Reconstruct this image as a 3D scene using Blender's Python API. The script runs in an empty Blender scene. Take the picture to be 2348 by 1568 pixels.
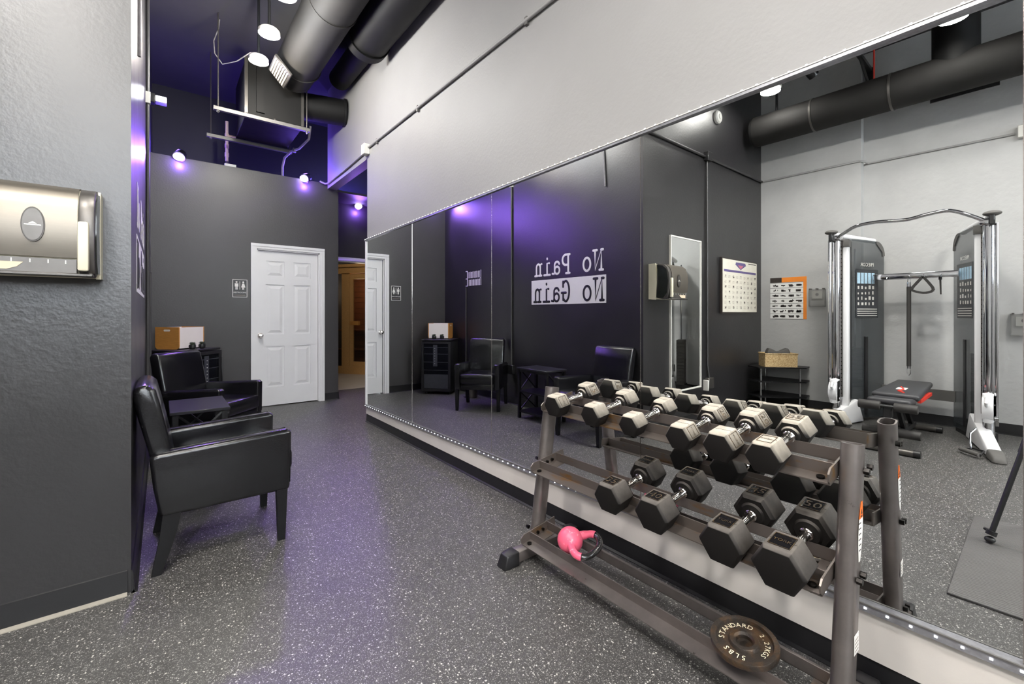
import bpy, bmesh, math, random
from mathutils import Vector, Matrix, Euler

# ------------------------------------------------------------------ camera, world, light, exposure
scene = bpy.context.scene
COL = scene.collection
R = math.radians
random.seed(7)

cam_d = bpy.data.cameras.new('camera')
cam = bpy.data.objects.new('camera', cam_d)
COL.objects.link(cam)
cam.location = (0, 0, 1.2)
cam.rotation_euler = (R(90), 0, -0.672250)
cam_d.sensor_width = 36.0
cam_d.sensor_fit = 'HORIZONTAL'
cam_d.lens = 36.0 * 1007.637 / 2348.0
cam_d.shift_y = -64.0 / 2348.0
cam_d.clip_start = 0.05
scene.camera = cam

world = bpy.data.worlds.new('daylight'); scene.world = world
world.use_nodes = True
bgn = world.node_tree.nodes['Background']
bgn.inputs[0].default_value = (0.88, 0.94, 1.0, 1)
bgn.inputs[1].default_value = 13.0

vs = scene.view_settings
vs.view_transform = 'Standard'; vs.look = 'None'; vs.gamma = 1.0; vs.use_curve_mapping = False
vs.exposure = 0.0

LAMP_W = 90.0       # ceiling disc lamps
BLUE_W = 85.0       # violet spot lamps

# ------------------------------------------------------------------ materials
def srgb(r, g, b):
    f = lambda c: (c/255/12.92) if c/255 <= 0.04045 else ((c/255+0.055)/1.055)**2.4
    return (f(r), f(g), f(b), 1)

MATS = {}
def mat(name, col, rough=0.5, metal=0.0, spec=0.5, vary=0.0, vscale=8.0, bump=0.0, bscale=60.0, coat=0.0,
        col2=None, thresh=None, trans=0.0, emit=None, estr=0.0, alpha=1.0, rvary=0.0, stretch=None, ior=None):
    m = bpy.data.materials.new(name); m.use_nodes = True
    nt = m.node_tree; N = nt.nodes; L = nt.links
    p = N['Principled BSDF']
    p.inputs['Roughness'].default_value = rough
    p.inputs['Metallic'].default_value = metal
    p.inputs['Specular IOR Level'].default_value = spec
    p.inputs['Coat Weight'].default_value = coat
    p.inputs['Coat Roughness'].default_value = 0.15
    p.inputs['Transmission Weight'].default_value = trans
    p.inputs['Alpha'].default_value = alpha
    if ior: p.inputs['IOR'].default_value = ior
    if emit:
        p.inputs['Emission Color'].default_value = emit
        p.inputs['Emission Strength'].default_value = estr
    tc = N.new('ShaderNodeTexCoord')
    vec = tc.outputs['Object']
    if stretch:
        mp = N.new('ShaderNodeMapping'); mp.inputs['Scale'].default_value = stretch
        L.new(vec, mp.inputs['Vector']); vec = mp.outputs['Vector']
    nz = N.new('ShaderNodeTexNoise'); nz.inputs['Scale'].default_value = vscale
    nz.inputs['Detail'].default_value = 6; nz.inputs['Roughness'].default_value = 0.6
    L.new(vec, nz.inputs['Vector'])
    mix = N.new('ShaderNodeMix'); mix.data_type = 'RGBA'
    c2 = col2 if col2 else tuple(min(1, c*(1+vary)) for c in col[:3])+(1,)
    c1 = col if col2 else tuple(c*(1-vary) for c in col[:3])+(1,)
    mix.inputs['A'].default_value = c1; mix.inputs['B'].default_value = c2
    rmp = N.new('ShaderNodeMapRange')
    lo, hi = thresh if thresh else (0.3, 0.7)
    rmp.inputs['From Min'].default_value = lo; rmp.inputs['From Max'].default_value = hi
    L.new(nz.outputs['Fac'], rmp.inputs['Value'])
    L.new(rmp.outputs['Result'], mix.inputs['Factor'])
    L.new(mix.outputs['Result'], p.inputs['Base Color'])
    if rvary:
        rr = N.new('ShaderNodeMapRange')
        rr.inputs['To Min'].default_value = max(0.02, rough-rvary); rr.inputs['To Max'].default_value = min(1, rough+rvary)
        L.new(nz.outputs['Fac'], rr.inputs['Value']); L.new(rr.outputs['Result'], p.inputs['Roughness'])
    if bump:
        nb = N.new('ShaderNodeTexNoise'); nb.inputs['Scale'].default_value = bscale; nb.inputs['Detail'].default_value = 3
        L.new(vec, nb.inputs['Vector'])
        bp = N.new('ShaderNodeBump'); bp.inputs['Strength'].default_value = bump; bp.inputs['Distance'].default_value = 0.01
        L.new(nb.outputs['Fac'], bp.inputs['Height']); L.new(bp.outputs['Normal'], p.inputs['Normal'])
    MATS[name] = m
    return m

def floor_mat():
    m = bpy.data.materials.new('rubber_floor_flecks'); m.use_nodes = True
    nt = m.node_tree; N = nt.nodes; L = nt.links; p = N['Principled BSDF']
    tc = N.new('ShaderNodeTexCoord'); vec = tc.outputs['Object']
    # slight wobble so the flecks are irregular
    wob = N.new('ShaderNodeTexNoise'); wob.inputs['Scale'].default_value = 180; L.new(vec, wob.inputs['Vector'])
    add = N.new('ShaderNodeMix'); add.data_type = 'RGBA'; add.blend_type = 'LINEAR_LIGHT'; add.inputs['Factor'].default_value = 0.004
    L.new(vec, add.inputs['A']); L.new(wob.outputs['Color'], add.inputs['B'])
    base = None
    n0 = N.new('ShaderNodeTexNoise'); n0.inputs['Scale'].default_value = 3.0; n0.inputs['Detail'].default_value = 8; L.new(vec, n0.inputs['Vector'])
    mx = N.new('ShaderNodeMix'); mx.data_type = 'RGBA'
    mx.inputs['A'].default_value = (0.045, 0.044, 0.043, 1); mx.inputs['B'].default_value = (0.068, 0.066, 0.064, 1)
    L.new(n0.outputs['Fac'], mx.inputs['Factor']); base = mx.outputs['Result']
    for sc, th, dist, col in ((100, .84, .36, (.60, .58, .54, 1)), (185, .74, .40, (.38, .37, .355, 1)), (310, .62, .46, (.22, .215, .205, 1))):
        v = N.new('ShaderNodeTexVoronoi'); v.inputs['Scale'].default_value = sc; L.new(add.outputs['Result'], v.inputs['Vector'])
        sep = N.new('ShaderNodeSeparateColor'); L.new(v.outputs['Color'], sep.inputs['Color'])
        g = N.new('ShaderNodeMath'); g.operation = 'GREATER_THAN'; g.inputs[1].default_value = th; L.new(sep.outputs[0], g.inputs[0])
        dm = N.new('ShaderNodeMapRange'); dm.inputs['From Min'].default_value = dist; dm.inputs['From Max'].default_value = dist-.12
        L.new(v.outputs['Distance'], dm.inputs['Value'])
        k = N.new('ShaderNodeMath'); k.operation = 'MULTIPLY'; L.new(g.outputs[0], k.inputs[0]); L.new(dm.outputs['Result'], k.inputs[1])
        m2 = N.new('ShaderNodeMix'); m2.data_type = 'RGBA'; m2.inputs['B'].default_value = col
        L.new(k.outputs[0], m2.inputs['Factor']); L.new(base, m2.inputs['A']); base = m2.outputs['Result']
    L.new(base, p.inputs['Base Color'])
    p.inputs['Roughness'].default_value = 0.42; p.inputs['Specular IOR Level'].default_value = 0.5
    nb = N.new('ShaderNodeTexNoise'); nb.inputs['Scale'].default_value = 160; nb.inputs['Detail'].default_value = 2; L.new(vec, nb.inputs['Vector'])
    bp = N.new('ShaderNodeBump'); bp.inputs['Strength'].default_value = 0.35; bp.inputs['Distance'].default_value = 0.004
    L.new(nb.outputs['Fac'], bp.inputs['Height']); L.new(bp.outputs['Normal'], p.inputs['Normal'])
    MATS['floor'] = m
    return m

def rubber_head_mat(name, dustcol, dustamt):
    # black rubber with settled chalk dust lying on the upward faces
    m = bpy.data.materials.new(name); m.use_nodes = True
    nt = m.node_tree; N = nt.nodes; L = nt.links; p = N['Principled BSDF']
    tc = N.new('ShaderNodeTexCoord'); geo = N.new('ShaderNodeNewGeometry')
    sp = N.new('ShaderNodeSeparateXYZ'); L.new(geo.outputs['Normal'], sp.inputs[0])
    mr = N.new('ShaderNodeMapRange'); mr.inputs['From Min'].default_value = 0.20; mr.inputs['From Max'].default_value = 0.80
    L.new(sp.outputs['Z'], mr.inputs['Value'])
    nz = N.new('ShaderNodeTexNoise'); nz.inputs['Scale'].default_value = 22; nz.inputs['Detail'].default_value = 8; nz.inputs['Roughness'].default_value = .65
    L.new(tc.outputs['Object'], nz.inputs['Vector'])
    m2 = N.new('ShaderNodeMapRange'); m2.inputs['From Min'].default_value = .25; m2.inputs['From Max'].default_value = .65
    m2.inputs['To Min'].default_value = .55; m2.inputs['To Max'].default_value = 1
    L.new(nz.outputs['Fac'], m2.inputs['Value'])
    k = N.new('ShaderNodeMath'); k.operation = 'MULTIPLY'; L.new(mr.outputs['Result'], k.inputs[0]); L.new(m2.outputs['Result'], k.inputs[1])
    k2 = N.new('ShaderNodeMath'); k2.operation = 'MULTIPLY'; L.new(k.outputs[0], k2.inputs[0]); k2.inputs[1].default_value = dustamt
    mix = N.new('ShaderNodeMix'); mix.data_type = 'RGBA'
    mix.inputs['A'].default_value = srgb(25, 23, 22); mix.inputs['B'].default_value = dustcol
    L.new(k2.outputs[0], mix.inputs['Factor']); L.new(mix.outputs['Result'], p.inputs['Base Color'])
    p.inputs['Roughness'].default_value = 0.6; p.inputs['Specular IOR Level'].default_value = 0.22
    nb = N.new('ShaderNodeTexNoise'); nb.inputs['Scale'].default_value = 300; L.new(tc.outputs['Object'], nb.inputs['Vector'])
    bp = N.new('ShaderNodeBump'); bp.inputs['Strength'].default_value = 0.05; bp.inputs['Distance'].default_value = 0.001
    L.new(nb.outputs['Fac'], bp.inputs['Height']); L.new(bp.outputs['Normal'], p.inputs['Normal'])
    MATS[name] = m
    return m

floor_mat()
mat('grey_paint', srgb(152, 151, 150), .55, vary=.03, vscale=2.0, bump=.12, bscale=45)
mat('grey_plaster', srgb(176, 176, 175), .6, vary=.06, vscale=3.0, bump=.3, bscale=22)
mat('black_paint', srgb(32, 31, 33), .36, spec=.85, vary=.10, vscale=3.0, bump=.10, bscale=60, rvary=.08)
mat('charcoal_paint', srgb(62, 61, 62), .42, spec=.5, vary=.06, vscale=3.0, bump=.10, bscale=60, rvary=.08)
mat('ceiling_black', srgb(66, 65, 68), .7, vary=.12, vscale=1.5)
mat('far_black', srgb(26, 26, 36), .6, vary=.1)
mat('base_black', srgb(30, 30, 32), .35, vary=.1, vscale=20)
mat('cove_edge', srgb(150, 145, 135), .7, vary=.08, vscale=30)
mat('white_paint', srgb(226, 226, 228), .38, vary=.015, vscale=4)
mat('mirror', (.86, .88, .88, 1), .0, metal=1.0, vary=.0)
MATS['mirror'].node_tree.nodes['Principled BSDF'].inputs['Roughness'].default_value = 0.0
mat('channel', srgb(170, 170, 176), .25, metal=.6, vary=.15, vscale=60)
mat('led', (1, 1, 1, 1), .4, emit=(.9, .95, 1, 1), estr=4)
mat('lamp_glow', (1, 1, 1, 1), .4, emit=(1, .97, .92, 1), estr=30)
mat('lamp_glow_warm', (1, 1, 1, 1), .4, emit=(1, .93, .82, 1), estr=30)
mat('lamp_blue', (1, 1, 1, 1), .4, emit=(.55, .45, 1, 1), estr=26)
mat('galv', srgb(104, 102, 100), .5, metal=.3, vary=.12, vscale=25, rvary=.12)
mat('duct_grey', srgb(40, 39, 38), .7, metal=.0, spec=.2, vary=.12, vscale=6, rvary=.1)
mat('duct_black', srgb(18, 18, 18), .65, spec=.25, vary=.2, vscale=8, rvary=.1)
mat('rack_steel', srgb(128, 121, 118), .32, metal=.7, vary=.12, vscale=14, rvary=.12)
mat('rail_rust', srgb(118, 110, 105), .36, metal=.6, col2=srgb(130, 98, 58), thresh=(.57, .68), vscale=16, rvary=.12, stretch=(1, .35, 1))
mat('bolt', srgb(40, 38, 37), .3, metal=.9, vary=.15, vscale=200)
mat('chrome', srgb(225, 225, 228), .08, metal=1.0, vary=.04, vscale=30)
mat('chrome_worn', srgb(220, 214, 208), .16, metal=1.0, vary=.12, vscale=120, rvary=.08)
rubber_head_mat('rubber_dusty', srgb(204, 195, 180), .95)
rubber_head_mat('rubber_clean', srgb(150, 143, 136), .5)
mat('emboss', srgb(46, 38, 28), .5, col2=srgb(120, 96, 60), vscale=90, thresh=(.45, .7))
mat('emboss_blue', srgb(150, 172, 200), .3, vary=.15, vscale=90)
mat('rubber_black', srgb(34, 34, 36), .38, vary=.15, vscale=60)
mat('pink', srgb(238, 98, 128), .38, col2=srgb(246, 176, 186), vscale=38, thresh=(.60, .70))
mat('grip_black', srgb(34, 33, 34), .25, col2=srgb(120, 110, 96), vscale=70, thresh=(.62, .74), coat=.4)
mat('iron_rust', srgb(58, 52, 47), .45, metal=.4, col2=srgb(92, 70, 48), vscale=24, thresh=(.46, .68), bump=.2, bscale=240)
mat('cream_print', srgb(240, 228, 196), .6, vary=.1, vscale=80)
mat('vinyl', srgb(19, 19, 22), .20, spec=.6, vary=.1, vscale=10, bump=.06, bscale=240, rvary=.04)
mat('black_wood', srgb(20, 20, 22), .45, spec=.3, vary=.15, vscale=18, stretch=(1, 6, 1))
mat('table_top', srgb(38, 38, 42), .28, vary=.15, vscale=14, stretch=(1, 8, 1))
mat('black_plastic', srgb(32, 32, 34), .42, vary=.1, vscale=30)
mat('dark_glass', srgb(20, 22, 26), .05, spec=.6, vary=.1)
mat('shelf_inside', srgb(60, 62, 68), .4, vary=.15, vscale=40)
mat('honey_wood', srgb(196, 138, 68), .45, vary=.12, vscale=8, stretch=(2, 2, 22))
mat('white_board', srgb(238, 232, 220), .5, vary=.02)
mat('succulent', srgb(58, 70, 48), .6, vary=.25, vscale=60)
mat('steel_brushed', srgb(126, 120, 111), .42, metal=.9, vary=.06, vscale=10, stretch=(2, 2, 90), rvary=.08)
mat('steel_dark', srgb(96, 93, 90), .38, metal=.7, vary=.08, vscale=20)
mat('cream_plastic', srgb(214, 208, 186), .42, vary=.04, vscale=8)
mat('smoke_plastic', srgb(40, 44, 40), .12, vary=.3, vscale=12)
mat('paper', srgb(214, 196, 170), .8, vary=.05)
mat('sign_white', srgb(232, 230, 226), .5, vary=.02)
mat('sign_black', srgb(36, 36, 38), .4, vary=.05)
mat('poster_cream', srgb(222, 218, 204), .3, vary=.05, vscale=14)
mat('poster_white', srgb(232, 232, 230), .35, vary=.02)
mat('orange', srgb(236, 138, 46), .4, vary=.05)
mat('ink', srgb(58, 54, 54), .5, vary=.2, vscale=60)
mat('ink_soft', srgb(150, 140, 128), .5, vary=.2, vscale=60)
mat('ink_purple', srgb(96, 84, 132), .5, vary=.2, vscale=60)
mat('ink_pink', srgb(190, 110, 130), .5, vary=.2, vscale=60)
mat('frame_dark', srgb(52, 46, 42), .4, vary=.15, vscale=20)
mat('wicker', srgb(224, 198, 150), .7, col2=srgb(180, 146, 98), vscale=70, thresh=(.42, .62), bump=.6, bscale=140)
mat('foam_grey', srgb(92, 90, 88), .7, vary=.08)
mat('trainer_white', srgb(228, 228, 230), .35, vary=.015)
mat('shroud', srgb(74, 79, 82), .08, spec=.6, alpha=.56, vary=.05)
mat('placard', srgb(52, 54, 58), .3, vary=.06, vscale=40)
mat('placard_blue', srgb(176, 208, 228), .4, vary=.12, vscale=60)
mat('bench_pad', srgb(58, 58, 61), .4, vary=.08, vscale=20, bump=.15, bscale=300)
mat('foam_black', srgb(52, 50, 49), .6, vary=.06)
mat('red', srgb(214, 60, 46), .4, vary=.05)
mat('red_tape', srgb(206, 66, 48), .5, vary=.1)
mat('mat_rubber', srgb(86, 84, 83), .5, vary=.08, vscale=3, bump=.0)
mat('pipe_tan', srgb(196, 176, 150), .5, vary=.12, vscale=40)
mat('cable_grey', srgb(140, 136, 138), .5, vary=.15, vscale=30)
mat('grille_cream', srgb(186, 180, 170), .4, vary=.1, vscale=60)
mat('offwhite_plastic', srgb(214, 212, 206), .4, vary=.02)
mat('clear_box', srgb(150, 150, 148), .1, alpha=.3, vary=.03)
mat('sauna_wood', srgb(198, 152, 92), .5, vary=.16, vscale=6, stretch=(6, 6, 30))
mat('sauna_slat', srgb(112, 66, 38), .55, vary=.2, vscale=7, stretch=(20, 20, 4))
mat('tile_tan', srgb(186, 176, 162), .5, vary=.06, vscale=3)
mat('window_glass', (1, 1, 1, 1), .0, trans=1.0, ior=1.45)
mat('label_paper', srgb(236, 234, 230), .5, vary=.02)
mat('sticker_orange', srgb(238, 112, 26), .5, vary=.04)
mat('camera_black', srgb(30, 30, 31), .45, vary=.1, vscale=40)
# rippled exercise mat
_m = MATS['mat_rubber']; _N = _m.node_tree.nodes; _L = _m.node_tree.links
_w = _N.new('ShaderNodeTexWave'); _w.inputs['Scale'].default_value = 20; _w.inputs['Distortion'].default_value = 3.5; _w.inputs['Detail'].default_value = 2
_w.inputs['Detail Scale'].default_value = 2.0
_tc = _N.new('ShaderNodeTexCoord'); _L.new(_tc.outputs['Object'], _w.inputs['Vector'])
_b = _N.new('ShaderNodeBump'); _b.inputs['Strength'].default_value = .5; _b.inputs['Distance'].default_value = .004
_L.new(_w.outputs['Fac'], _b.inputs['Height']); _L.new(_b.outputs['Normal'], _N['Principled BSDF'].inputs['Normal'])

# ------------------------------------------------------------------ mesh helpers
class MB:
    """collects shapes; build() links them as ONE mesh object"""
    def __init__(s): s.bm = bmesh.new()
    def _add(s, verts, faces, M=None):
        vs_ = [s.bm.verts.new((M @ Vector(v)) if M else v) for v in verts]
        for f in faces:
            try: s.bm.faces.new([vs_[i] for i in f])
            except ValueError: pass
        return s
    def box(s, x0, x1, y0, y1, z0, z1, M=None):
        v = [(x0,y0,z0),(x1,y0,z0),(x1,y1,z0),(x0,y1,z0),(x0,y0,z1),(x1,y0,z1),(x1,y1,z1),(x0,y1,z1)]
        return s._add(v, [(0,3,2,1),(4,5,6,7),(0,1,5,4),(1,2,6,5),(2,3,7,6),(3,0,4,7)], M)
    def hexa(s, pts, M=None):     # 8 corners: bottom ring then top ring
        return s._add(pts, [(0,3,2,1),(4,5,6,7),(0,1,5,4),(1,2,6,5),(2,3,7,6),(3,0,4,7)], M)
    def prism(s, pts, d0, d1, axis='z', M=None):
        n = len(pts)
        def P(a, b, d):
            return {'z': (a, b, d), 'y': (a, d, b), 'x': (d, a, b)}[axis]
        v = [P(a, b, d0) for a, b in pts] + [P(a, b, d1) for a, b in pts]
        f = [tuple(range(n-1, -1, -1)), tuple(range(n, 2*n))] + [(i, (i+1) % n, n+(i+1) % n, n+i) for i in range(n)]
        return s._add(v, f, M)
    def cyl(s, p0, p1, r, seg=16, r1=None, cap=True, M=None):
        p0, p1 = Vector(p0), Vector(p1); r1 = r if r1 is None else r1
        a = (p1-p0).normalized(); u = a.orthogonal().normalized(); w = a.cross(u)
        v = [p0+r*(math.cos(t)*u+math.sin(t)*w) for t in [2*math.pi*i/seg for i in range(seg)]]
        v += [p1+r1*(math.cos(t)*u+math.sin(t)*w) for t in [2*math.pi*i/seg for i in range(seg)]]
        f = [(i, (i+1) % seg, seg+(i+1) % seg, seg+i) for i in range(seg)]
        if cap: f += [tuple(range(seg-1, -1, -1)), tuple(range(seg, 2*seg))]
        return s._add(v, f, M)
    def pipe(s, p0, p1, ro, ri, seg=24, M=None):     # open hollow tube
        p0, p1 = Vector(p0), Vector(p1); a = (p1-p0).normalized(); u = a.orthogonal().normalized(); w = a.cross(u)
        ring = lambda p, r: [p+r*(math.cos(t)*u+math.sin(t)*w) for t in [2*math.pi*i/seg for i in range(seg)]]
        v = ring(p0, ro)+ring(p1, ro)+ring(p1, ri)+ring(p0, ri)
        f = []
        for k in range(4):
            for i in range(seg):
                j = (i+1) % seg; A = k*seg; B = ((k+1) % 4)*seg
                f.append((A+i, A+j, B+j, B+i))
        return s._add(v, f, M)
    def tube(s, path, r, seg=10, closed=False, M=None):
        P = [Vector(p) for p in path]; n = len(P)
        rs = r if isinstance(r, (list, tuple)) else [r]*n
        T = []
        for i in range(n):
            if closed: t = P[(i+1) % n]-P[(i-1) % n]
            else: t = P[min(i+1, n-1)]-P[max(i-1, 0)]
            T.append(t.normalized())
        u = T[0].orthogonal().normalized(); V = []
        for i in range(n):
            u = (u-T[i]*u.dot(T[i])).normalized(); w = T[i].cross(u)
            V += [P[i]+rs[i]*(math.cos(a)*u+math.sin(a)*w) for a in [2*math.pi*k/seg for k in range(seg)]]
        f = []
        for i in range(n if closed else n-1):
            A = i*seg; B = ((i+1) % n)*seg
            f += [(A+k, A+(k+1) % seg, B+(k+1) % seg, B+k) for k in range(seg)]
        if not closed: f += [tuple(range(seg-1, -1, -1)), tuple(range((n-1)*seg, n*seg))]
        return s._add(V, f, M)
    def lathe(s, prof, seg=32, M=None):     # prof: (r, z) list, closed ring of quads around z
        n = len(prof); V = []
        for r, z in prof:
            V += [(r*math.cos(2*math.pi*k/seg), r*math.sin(2*math.pi*k/seg), z) for k in range(seg)]
        f = []
        for i in range(n-1):
            A, B = i*seg, (i+1)*seg
            f += [(A+k, A+(k+1) % seg, B+(k+1) % seg, B+k) for k in range(seg)]
        f.append(tuple(range(seg-1, -1, -1))); f.append(tuple(range((n-1)*seg, n*seg)))
        return s._add(V, f, M)
    def sphere(s, c, r, seg=24, rings=14, sc=(1, 1, 1), M=None):
        c = Vector(c); V = [c+Vector((0, 0, -r*sc[2]))]
        for i in range(1, rings):
            t = -math.pi/2+math.pi*i/rings
            V += [c+Vector((r*sc[0]*math.cos(t)*math.cos(2*math.pi*k/seg), r*sc[1]*math.cos(t)*math.sin(2*math.pi*k/seg), r*sc[2]*math.sin(t))) for k in range(seg)]
        V.append(c+Vector((0, 0, r*sc[2])))
        f = [(0, 1+(k+1) % seg, 1+k) for k in range(seg)]
        for i in range(rings-2):
            A, B = 1+i*seg, 1+(i+1)*seg
            f += [(A+k, A+(k+1) % seg, B+(k+1) % seg, B+k) for k in range(seg)]
        A = 1+(rings-2)*seg; t = len(V)-1
        f += [(A+k, A+(k+1) % seg, t) for k in range(seg)]
        return s._add(V, f, M)
    def mesh(s, me, M=None):
        return s._add([tuple(v.co) for v in me.vertices], [tuple(p.vertices) for p in me.polygons], M)
    def bevel(s, w, seg=2, ang=35):
        bmesh.ops.remove_doubles(s.bm, verts=s.bm.verts, dist=1e-5)
        es = [e for e in s.bm.edges if len(e.link_faces) == 2 and e.calc_face_angle(0) > R(ang)]
        bmesh.ops.bevel(s.bm, geom=es, offset=w, segments=seg, profile=.5, affect='EDGES', clamp_overlap=True)
        return s
    def build(s, name, m, parent=None, smooth=True, ang=38, world=False, label=None):
        bmesh.ops.recalc_face_normals(s.bm, faces=s.bm.faces)
        me = bpy.data.meshes.new(name); s.bm.to_mesh(me); s.bm.free()
        me.materials.append(MATS[m] if isinstance(m, str) else m)
        if smooth:
            me.polygons.foreach_set('use_smooth', [True]*len(me.polygons))
            try: me.set_sharp_from_angle(angle=R(ang))
            except Exception: pass
        o = bpy.data.objects.new(name, me); COL.objects.link(o)
        if parent is not None:
            o.parent = parent
            if world: me.transform(wmat(parent).inverted())
        if label: o['label'] = label
        return o

def wmat(o):
    M = Matrix.LocRotScale(o.location, o.rotation_euler, o.scale)
    return wmat(o.parent) @ M if o.parent else M
def tag(o, label=None, cat=None, group=None, kind=None):
    if label: o['label'] = label
    if cat: o['category'] = cat
    if group: o['group'] = group
    if kind: o['kind'] = kind
    return o
def thing(name, label, cat, loc=(0, 0, 0), rot=(0, 0, 0), group=None, kind=None):
    o = bpy.data.objects.new(name, None); COL.objects.link(o)
    o.empty_display_size = .1; o.location = loc; o.rotation_euler = rot
    return tag(o, label, cat, group, kind)
def struct(mb, name, m, label, **k):
    return tag(mb.build(name, m, **k), label, None, None, 'structure')
def copy_tree(o, parent=None):
    c = o.copy(); COL.objects.link(c); c.parent = parent
    for ch in list(o.children): copy_tree(ch, c)
    return c
def box(*a, M=None): return MB().box(*a, M=M)
def RZ(a): return Matrix.Rotation(R(a), 4, 'Z')
def T(*a): return Matrix.Translation(Vector(a))

_tx = {}
def text_mesh(s, size=1.0, depth=0.0, align='CENTER'):
    key = (s, size, depth, align)
    if key in _tx: return _tx[key]
    cu = bpy.data.curves.new('lettering', 'FONT'); cu.body = s; cu.size = size; cu.extrude = depth
    cu.align_x = align; cu.align_y = 'CENTER'; cu.resolution_u = 2
    o = bpy.data.objects.new('lettering', cu); COL.objects.link(o)
    dg = bpy.context.evaluated_depsgraph_get()
    me = bpy.data.meshes.new_from_object(o.evaluated_get(dg))
    bpy.data.objects.remove(o); bpy.data.curves.remove(cu)
    _tx[key] = me
    return me
def basis(origin, right, up):
    r = Vector(right).normalized(); u = Vector(up).normalized(); n = r.cross(u)
    M = Matrix((( r.x, u.x, n.x, origin[0]), (r.y, u.y, n.y, origin[1]), (r.z, u.z, n.z, origin[2]), (0, 0, 0, 1)))
    return M
def lamp_light(name, kind, loc, power, color, parent, size=.2, aim=(0, 0, -1), spot=110, blend=.6):
    l = bpy.data.lights.new(name, kind); l.energy = power; l.color = color
    if kind == 'AREA': l.shape = 'DISK'; l.size = size
    if kind == 'SPOT': l.spot_size = R(spot); l.spot_blend = blend; l.shadow_soft_size = size
    if kind == 'POINT': l.shadow_soft_size = size
    o = bpy.data.objects.new(name, l); COL.objects.link(o)
    o.parent = parent; o.location = loc
    o.rotation_euler = Vector(aim).to_track_quat('-Z', 'Y').to_euler()
    return o

mat('emblem_dark', srgb(70, 67, 64), .45, metal=.3, vary=.08, vscale=30)
mat('band_lightened', srgb(218, 212, 206), .5, vary=.04, vscale=5, bump=.05, bscale=40)  # wall colour lightened to make up for weak light below the mirror
mat('sauna_glass', srgb(60, 50, 42), .06, spec=.6, alpha=.22, vary=.05)

# ------------------------------------------------------------------ the room shell
XW = 1.80          # face of the mirror wall
XL = -0.105        # face of the lounge wall on the left
YD = 2.51          # face of the wall with the towel dispenser
XG1, XG2 = -2.885, -3.0   # grey gym wall: proud pier, recessed field
YP = 6.40          # face of the restroom partition
HC = 4.30          # ceiling

struct(box(-3.3, 4.2, -4.7, 7.13, -.12, 0), 'floor', 'floor', 'black rubber gym floor with pale flecks')
struct(box(1.95, 4.2, 7.13, 10.1, -.12, .002), 'floor_sauna', 'tile_tan', 'tan tiled floor in front of the sauna')
struct(box(-3.3, 4.2, -4.7, 7.75, HC, HC+.1), 'ceiling', 'ceiling_black', 'black painted ceiling')
struct(MB().box(XW, XW+.12, -4.6, 4.87, 0, HC), 'wall_right', 'grey_paint', 'light grey wall carrying the long mirror')
struct(MB().box(XW, XW+.12, 4.87, 6.38, 2.94, HC), 'wall_header', 'grey_paint', 'grey wall above the hallway opening')
struct(MB().box(-.22, XL, YD, 7.7, 0, HC), 'wall_left', 'black_paint', 'glossy black lounge wall with lettering')
struct(MB().box(-3.2, -.22, YD, YD+.12, 0, HC), 'wall_return', 'black_paint', 'glossy charcoal wall with towel dispenser')
struct(MB().box(XG2-.12, XG2, -4.6, YD, 0, HC), 'wall_gym', 'grey_plaster', 'grey rough plaster wall behind the cable machine')
struct(MB().box(XG2, XG1, 1.41, YD, 0, HC), 'wall_pier', 'grey_plaster', 'grey pier standing proud of the gym wall')
# rear wall with the storefront window
wx0, wx1, wz0, wz1 = -2.5, 1.4, 1.75, 4.05
struct(MB().box(-3.2, wx0, -4.6, -4.48, 0, HC).box(wx1, XW+.12, -4.6, -4.48, 0, HC).box(wx0, wx1, -4.6, -4.48, 0, wz0)
       .box(wx0, wx1, -4.6, -4.48, wz1, HC), 'wall_rear', 'grey_paint', 'grey storefront wall')
win = tag(box(wx0, wx1, -4.545, -4.539, wz0, wz1).build('window_1', 'window_glass', smooth=False), 'storefront window', None, None, 'structure')
fr = MB()
for i in range(5):
    x = wx0+(wx1-wx0)*i/4; fr.box(x-.025, x+.025, -4.575, -4.505, wz0, wz1)
for z in (wz0, 2.9, wz1): fr.box(wx0-.025, wx1+.025, -4.57, -4.51, z-.025, z+.025)
fr.build('window_frame', 'base_black', win)
pl_ = bpy.data.lights.new('window_portal', 'AREA'); pl_.shape = 'RECTANGLE'; pl_.size = wx1-wx0; pl_.size_y = wz1-wz0
pl_.cycles.is_portal = True
po = bpy.data.objects.new('window_portal', pl_); COL.objects.link(po); po.location = ((wx0+wx1)/2, -4.47, (wz0+wz1)/2); po.rotation_euler = (R(90), 0, 0)
# restroom partition (3 m high, free of the ceiling) with a doorway
struct(MB().box(XL, .94, YP, YP+.12, 0, 3.02).box(1.70, 1.95, YP, YP+.12, 0, 3.02).box(.94, 1.70, YP, YP+.12, 2.035, 3.02)
       .box(1.83, 1.95, YP+.12, 7.15, 0, 3.02), 'wall_partition', 'charcoal_paint', 'charcoal partition wall with the white restroom door')
struct(MB().box(1.95, 2.08, 7.15, 7.27, 0, 3.02).box(2.95, 4.1, 7.15, 7.27, 0, 3.02).box(2.08, 2.95, 7.15, 7.27, 2.05, 3.02),
       'wall_hall', 'charcoal_paint', 'dark wall with an open doorway at the end of the hall')
struct(MB().box(-.3, 4.2, YP+.12, 7.15, 2.96, 2.99).box(1.83, 4.2, 7.27, 10.1, 2.96, 2.99).box(-.3, 1.83, 7.15, 7.7, 2.96, 2.99), 'ceiling_restroom', 'ceiling_black', 'black lid of the restroom box')
struct(MB().box(-.3, 4.2, 7.62, 7.72, 2.99, HC), 'wall_far', 'far_black', 'dark far wall above the partition')
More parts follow.
